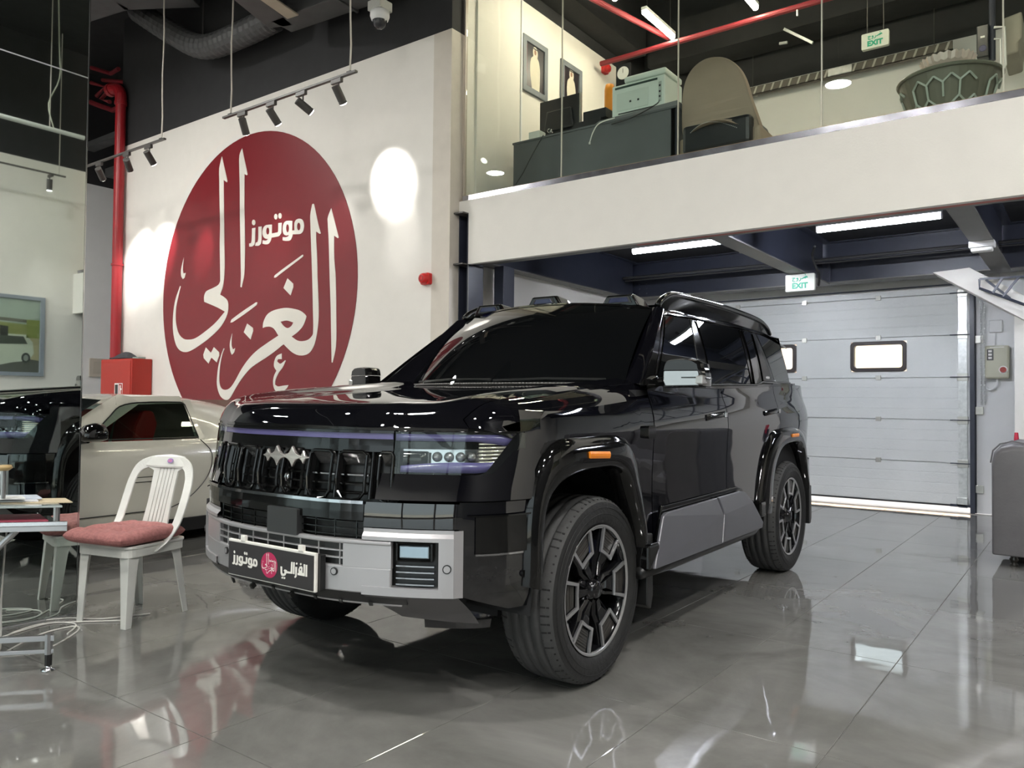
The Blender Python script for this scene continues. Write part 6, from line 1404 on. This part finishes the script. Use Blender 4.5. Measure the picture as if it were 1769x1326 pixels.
# =============== STEEL AND GLASS DESK (foreground left) ===============
ds = empty('glass_desk', (-3.79, 1.66, 0), label='steel and glass desk with papers at the left edge, in front of the mirror', cat='desk')
e1 = Vector((-.66, -.75, 0)).normalized(); e2 = Vector((-.97, .25, 0)).normalized()
def D(a, b, z): p = e1*a+e2*b; return (p.x, p.y, z)
def bar(nm, p, q, r=.012, m=steel, n=8): return MB().tube([p, q], r, n).build(nm, m, ds)
def dbox(nm, a0, a1, b0, b1, z0, z1, m, bev=.002, par=None):
    V = [D(a, b, z) for z in (z0, z1) for b in (b0, b1) for a in (a0, a1)]
    return mesh(nm, V, [(0, 2, 3, 1), (4, 5, 7, 6), (0, 1, 5, 4), (2, 6, 7, 3), (0, 4, 6, 2), (1, 3, 7, 5)], m, par or ds, bev=bev)
for b in (0.0,):
    dbox('base_rail', 0, 1.1, b-.014, b+.014, .135, .160, steel); dbox('base_rail', 0, 1.1, b-.010, b+.010, .080, .098, steel)
    for a in (.02, 1.05):
        bar('foot_post', D(a, b, .075), D(a, b, .165), .017); bar('foot_sleeve', D(a, b, .025), D(a, b, .075), .016, satin)
        MB().lathe([(.0, .0), (.028, .0), (.030, .006), (.012, .014), (.010, .03)], c=D(a, b, 0), n=16).build('levelling_foot', chrome, ds, smooth=True)
    bar('diagonal_tube', D(.16, b+.02, .63), D(.62, b+.02, .15), .014)
dbox('tray_frame', -.03, 1.15, -.03, .0, .630, .655, steel); dbox('tray_frame', -.03, 1.15, .27, .30, .630, .655, steel); dbox('tray_frame', -.04, -.015, -.03, .30, .630, .655, steel)
dbox('tray_glass', -.02, 1.15, -.02, .29, .655, .663, mat('tray_glass', (.16, .20, .20), .05, coat=.5))
dbox('tray_edge', -.04, 1.15, -.035, -.028, .655, .675, chrome)
bar('post', D(0, 0.0, .655), D(0, 0.0, .735), .014); bar('post', D(.9, .27, .655), D(.9, .27, .735), .014)
dbox('table_top', -.02, 1.15, -.02, .30, .735, .745, mat('top_glass', (.30, .34, .33), .04, coat=.5))
dbox('perforated_panel', .25, 1.0, .10, .11, .28, .60, mat('panel_navy', (.035, .07, .09), .45))
for k in range(10): MB().tube([D(.28+.06*k, .098, .55), D(.28+.06*k, .0995, .55)], .011, 12).build('panel_hole', mat('hole_pale', (.3, .36, .38), .5), ds)
fo = empty('pink_folder', (-3.79, 1.66, 0), label='crimson pink folder on the lower tray of the desk', cat='folder'); dbox('folder_cover', .03, .40, .02, .26, .664, .676, mat('pink_folder', (.40, .06, .10), .5), par=fo)
fo = empty('envelope', (-3.79, 1.66, 0), label='beige envelope lying at the corner of the desk top', cat='envelope'); dbox('paper', -.08, .22, .08, .26, .7455, .750, mat('envelope_beige', (.55, .45, .30), .6), .0, fo)
for k, (a, b, z, c, nm) in enumerate(((.06, .10, .7505, (.62, .62, .64), 'thin white paper stack on the desk top, lowest'), (.04, .14, .758, (.50, .54, .62), 'bluish folder on top of the desk papers'), (.12, .06, .766, (.68, .68, .66), 'small white notepad topmost on the desk papers'))):
    t = empty('papers', (-3.79, 1.66, 0), label=nm, cat='papers'); dbox('sheet', a, a+.26, b, b+.18-.03*k, z, z+.007, mat('paper%d' % k, c, .6), .001, t)
sd = empty('table_stand', (-3.79, 1.66, 0), label='small steel stand with a wooden knob on the desk at the left edge', cat='stand')
bar_ = MB().tube([D(.215, .04, .7735), D(.215, .04, .90)], .010, 8).build('stand_rod', steel, sd); MB().lathe([(0, 0), (.02, .0), (.035, .012), (.03, .024), (0, .026)], c=D(.215, .04, .90), n=16).build('knob', mat('knob_wood', (.4, .28, .12), .5), sd, smooth=True)
# cables on the floor
cb2 = empty('floor_cable', (0, 0, 0), label='white cables looping over the floor under the desk and chair', cat='cable')
cwm = mat('cable_white', (.62, .60, .56), .5)
def fc(pts, r=.0045):
    n = len(pts); MB().tube([crom([(p[0], p[1], (p[2] if len(p) > 2 else .0)+r) for p in pts], (n-1)*k/(n*6)) for k in range(n*6+1)], r, 6).build('cord', cwm, cb2)
fc([(-4.20, 2.22), (-4.30, 2.26), (-4.427, 2.155), (-4.50, 2.08), (-4.60, 1.95), (-4.55, 1.80), (-4.45, 1.70), (-4.3, 1.62), (-4.2, 1.60, .05), (-4.15, 1.58, .3), (-4.16, 1.6, .62)])
fc([(-4.05, 1.45), (-4.2, 1.60), (-4.40, 1.86), (-4.42, 2.03), (-4.33, 2.02), (-4.18, 1.86), (-4.12, 1.74), (-4.2, 1.62), (-4.35, 1.5)])
fc([(-4.35, 1.5), (-4.5, 1.72), (-4.58, 1.98), (-4.45, 2.06), (-4.3, 1.95)])
fc([(-4.66, 2.0), (-4.60, 2.10), (-4.45, 2.20), (-4.34, 2.42)])
fc([(-4.18, 1.55, .6), (-4.20, 1.58, .3), (-4.25, 1.62, .03), (-4.28, 1.60)])
kx = mat('crack_dark', (.10, .095, .085), .5)
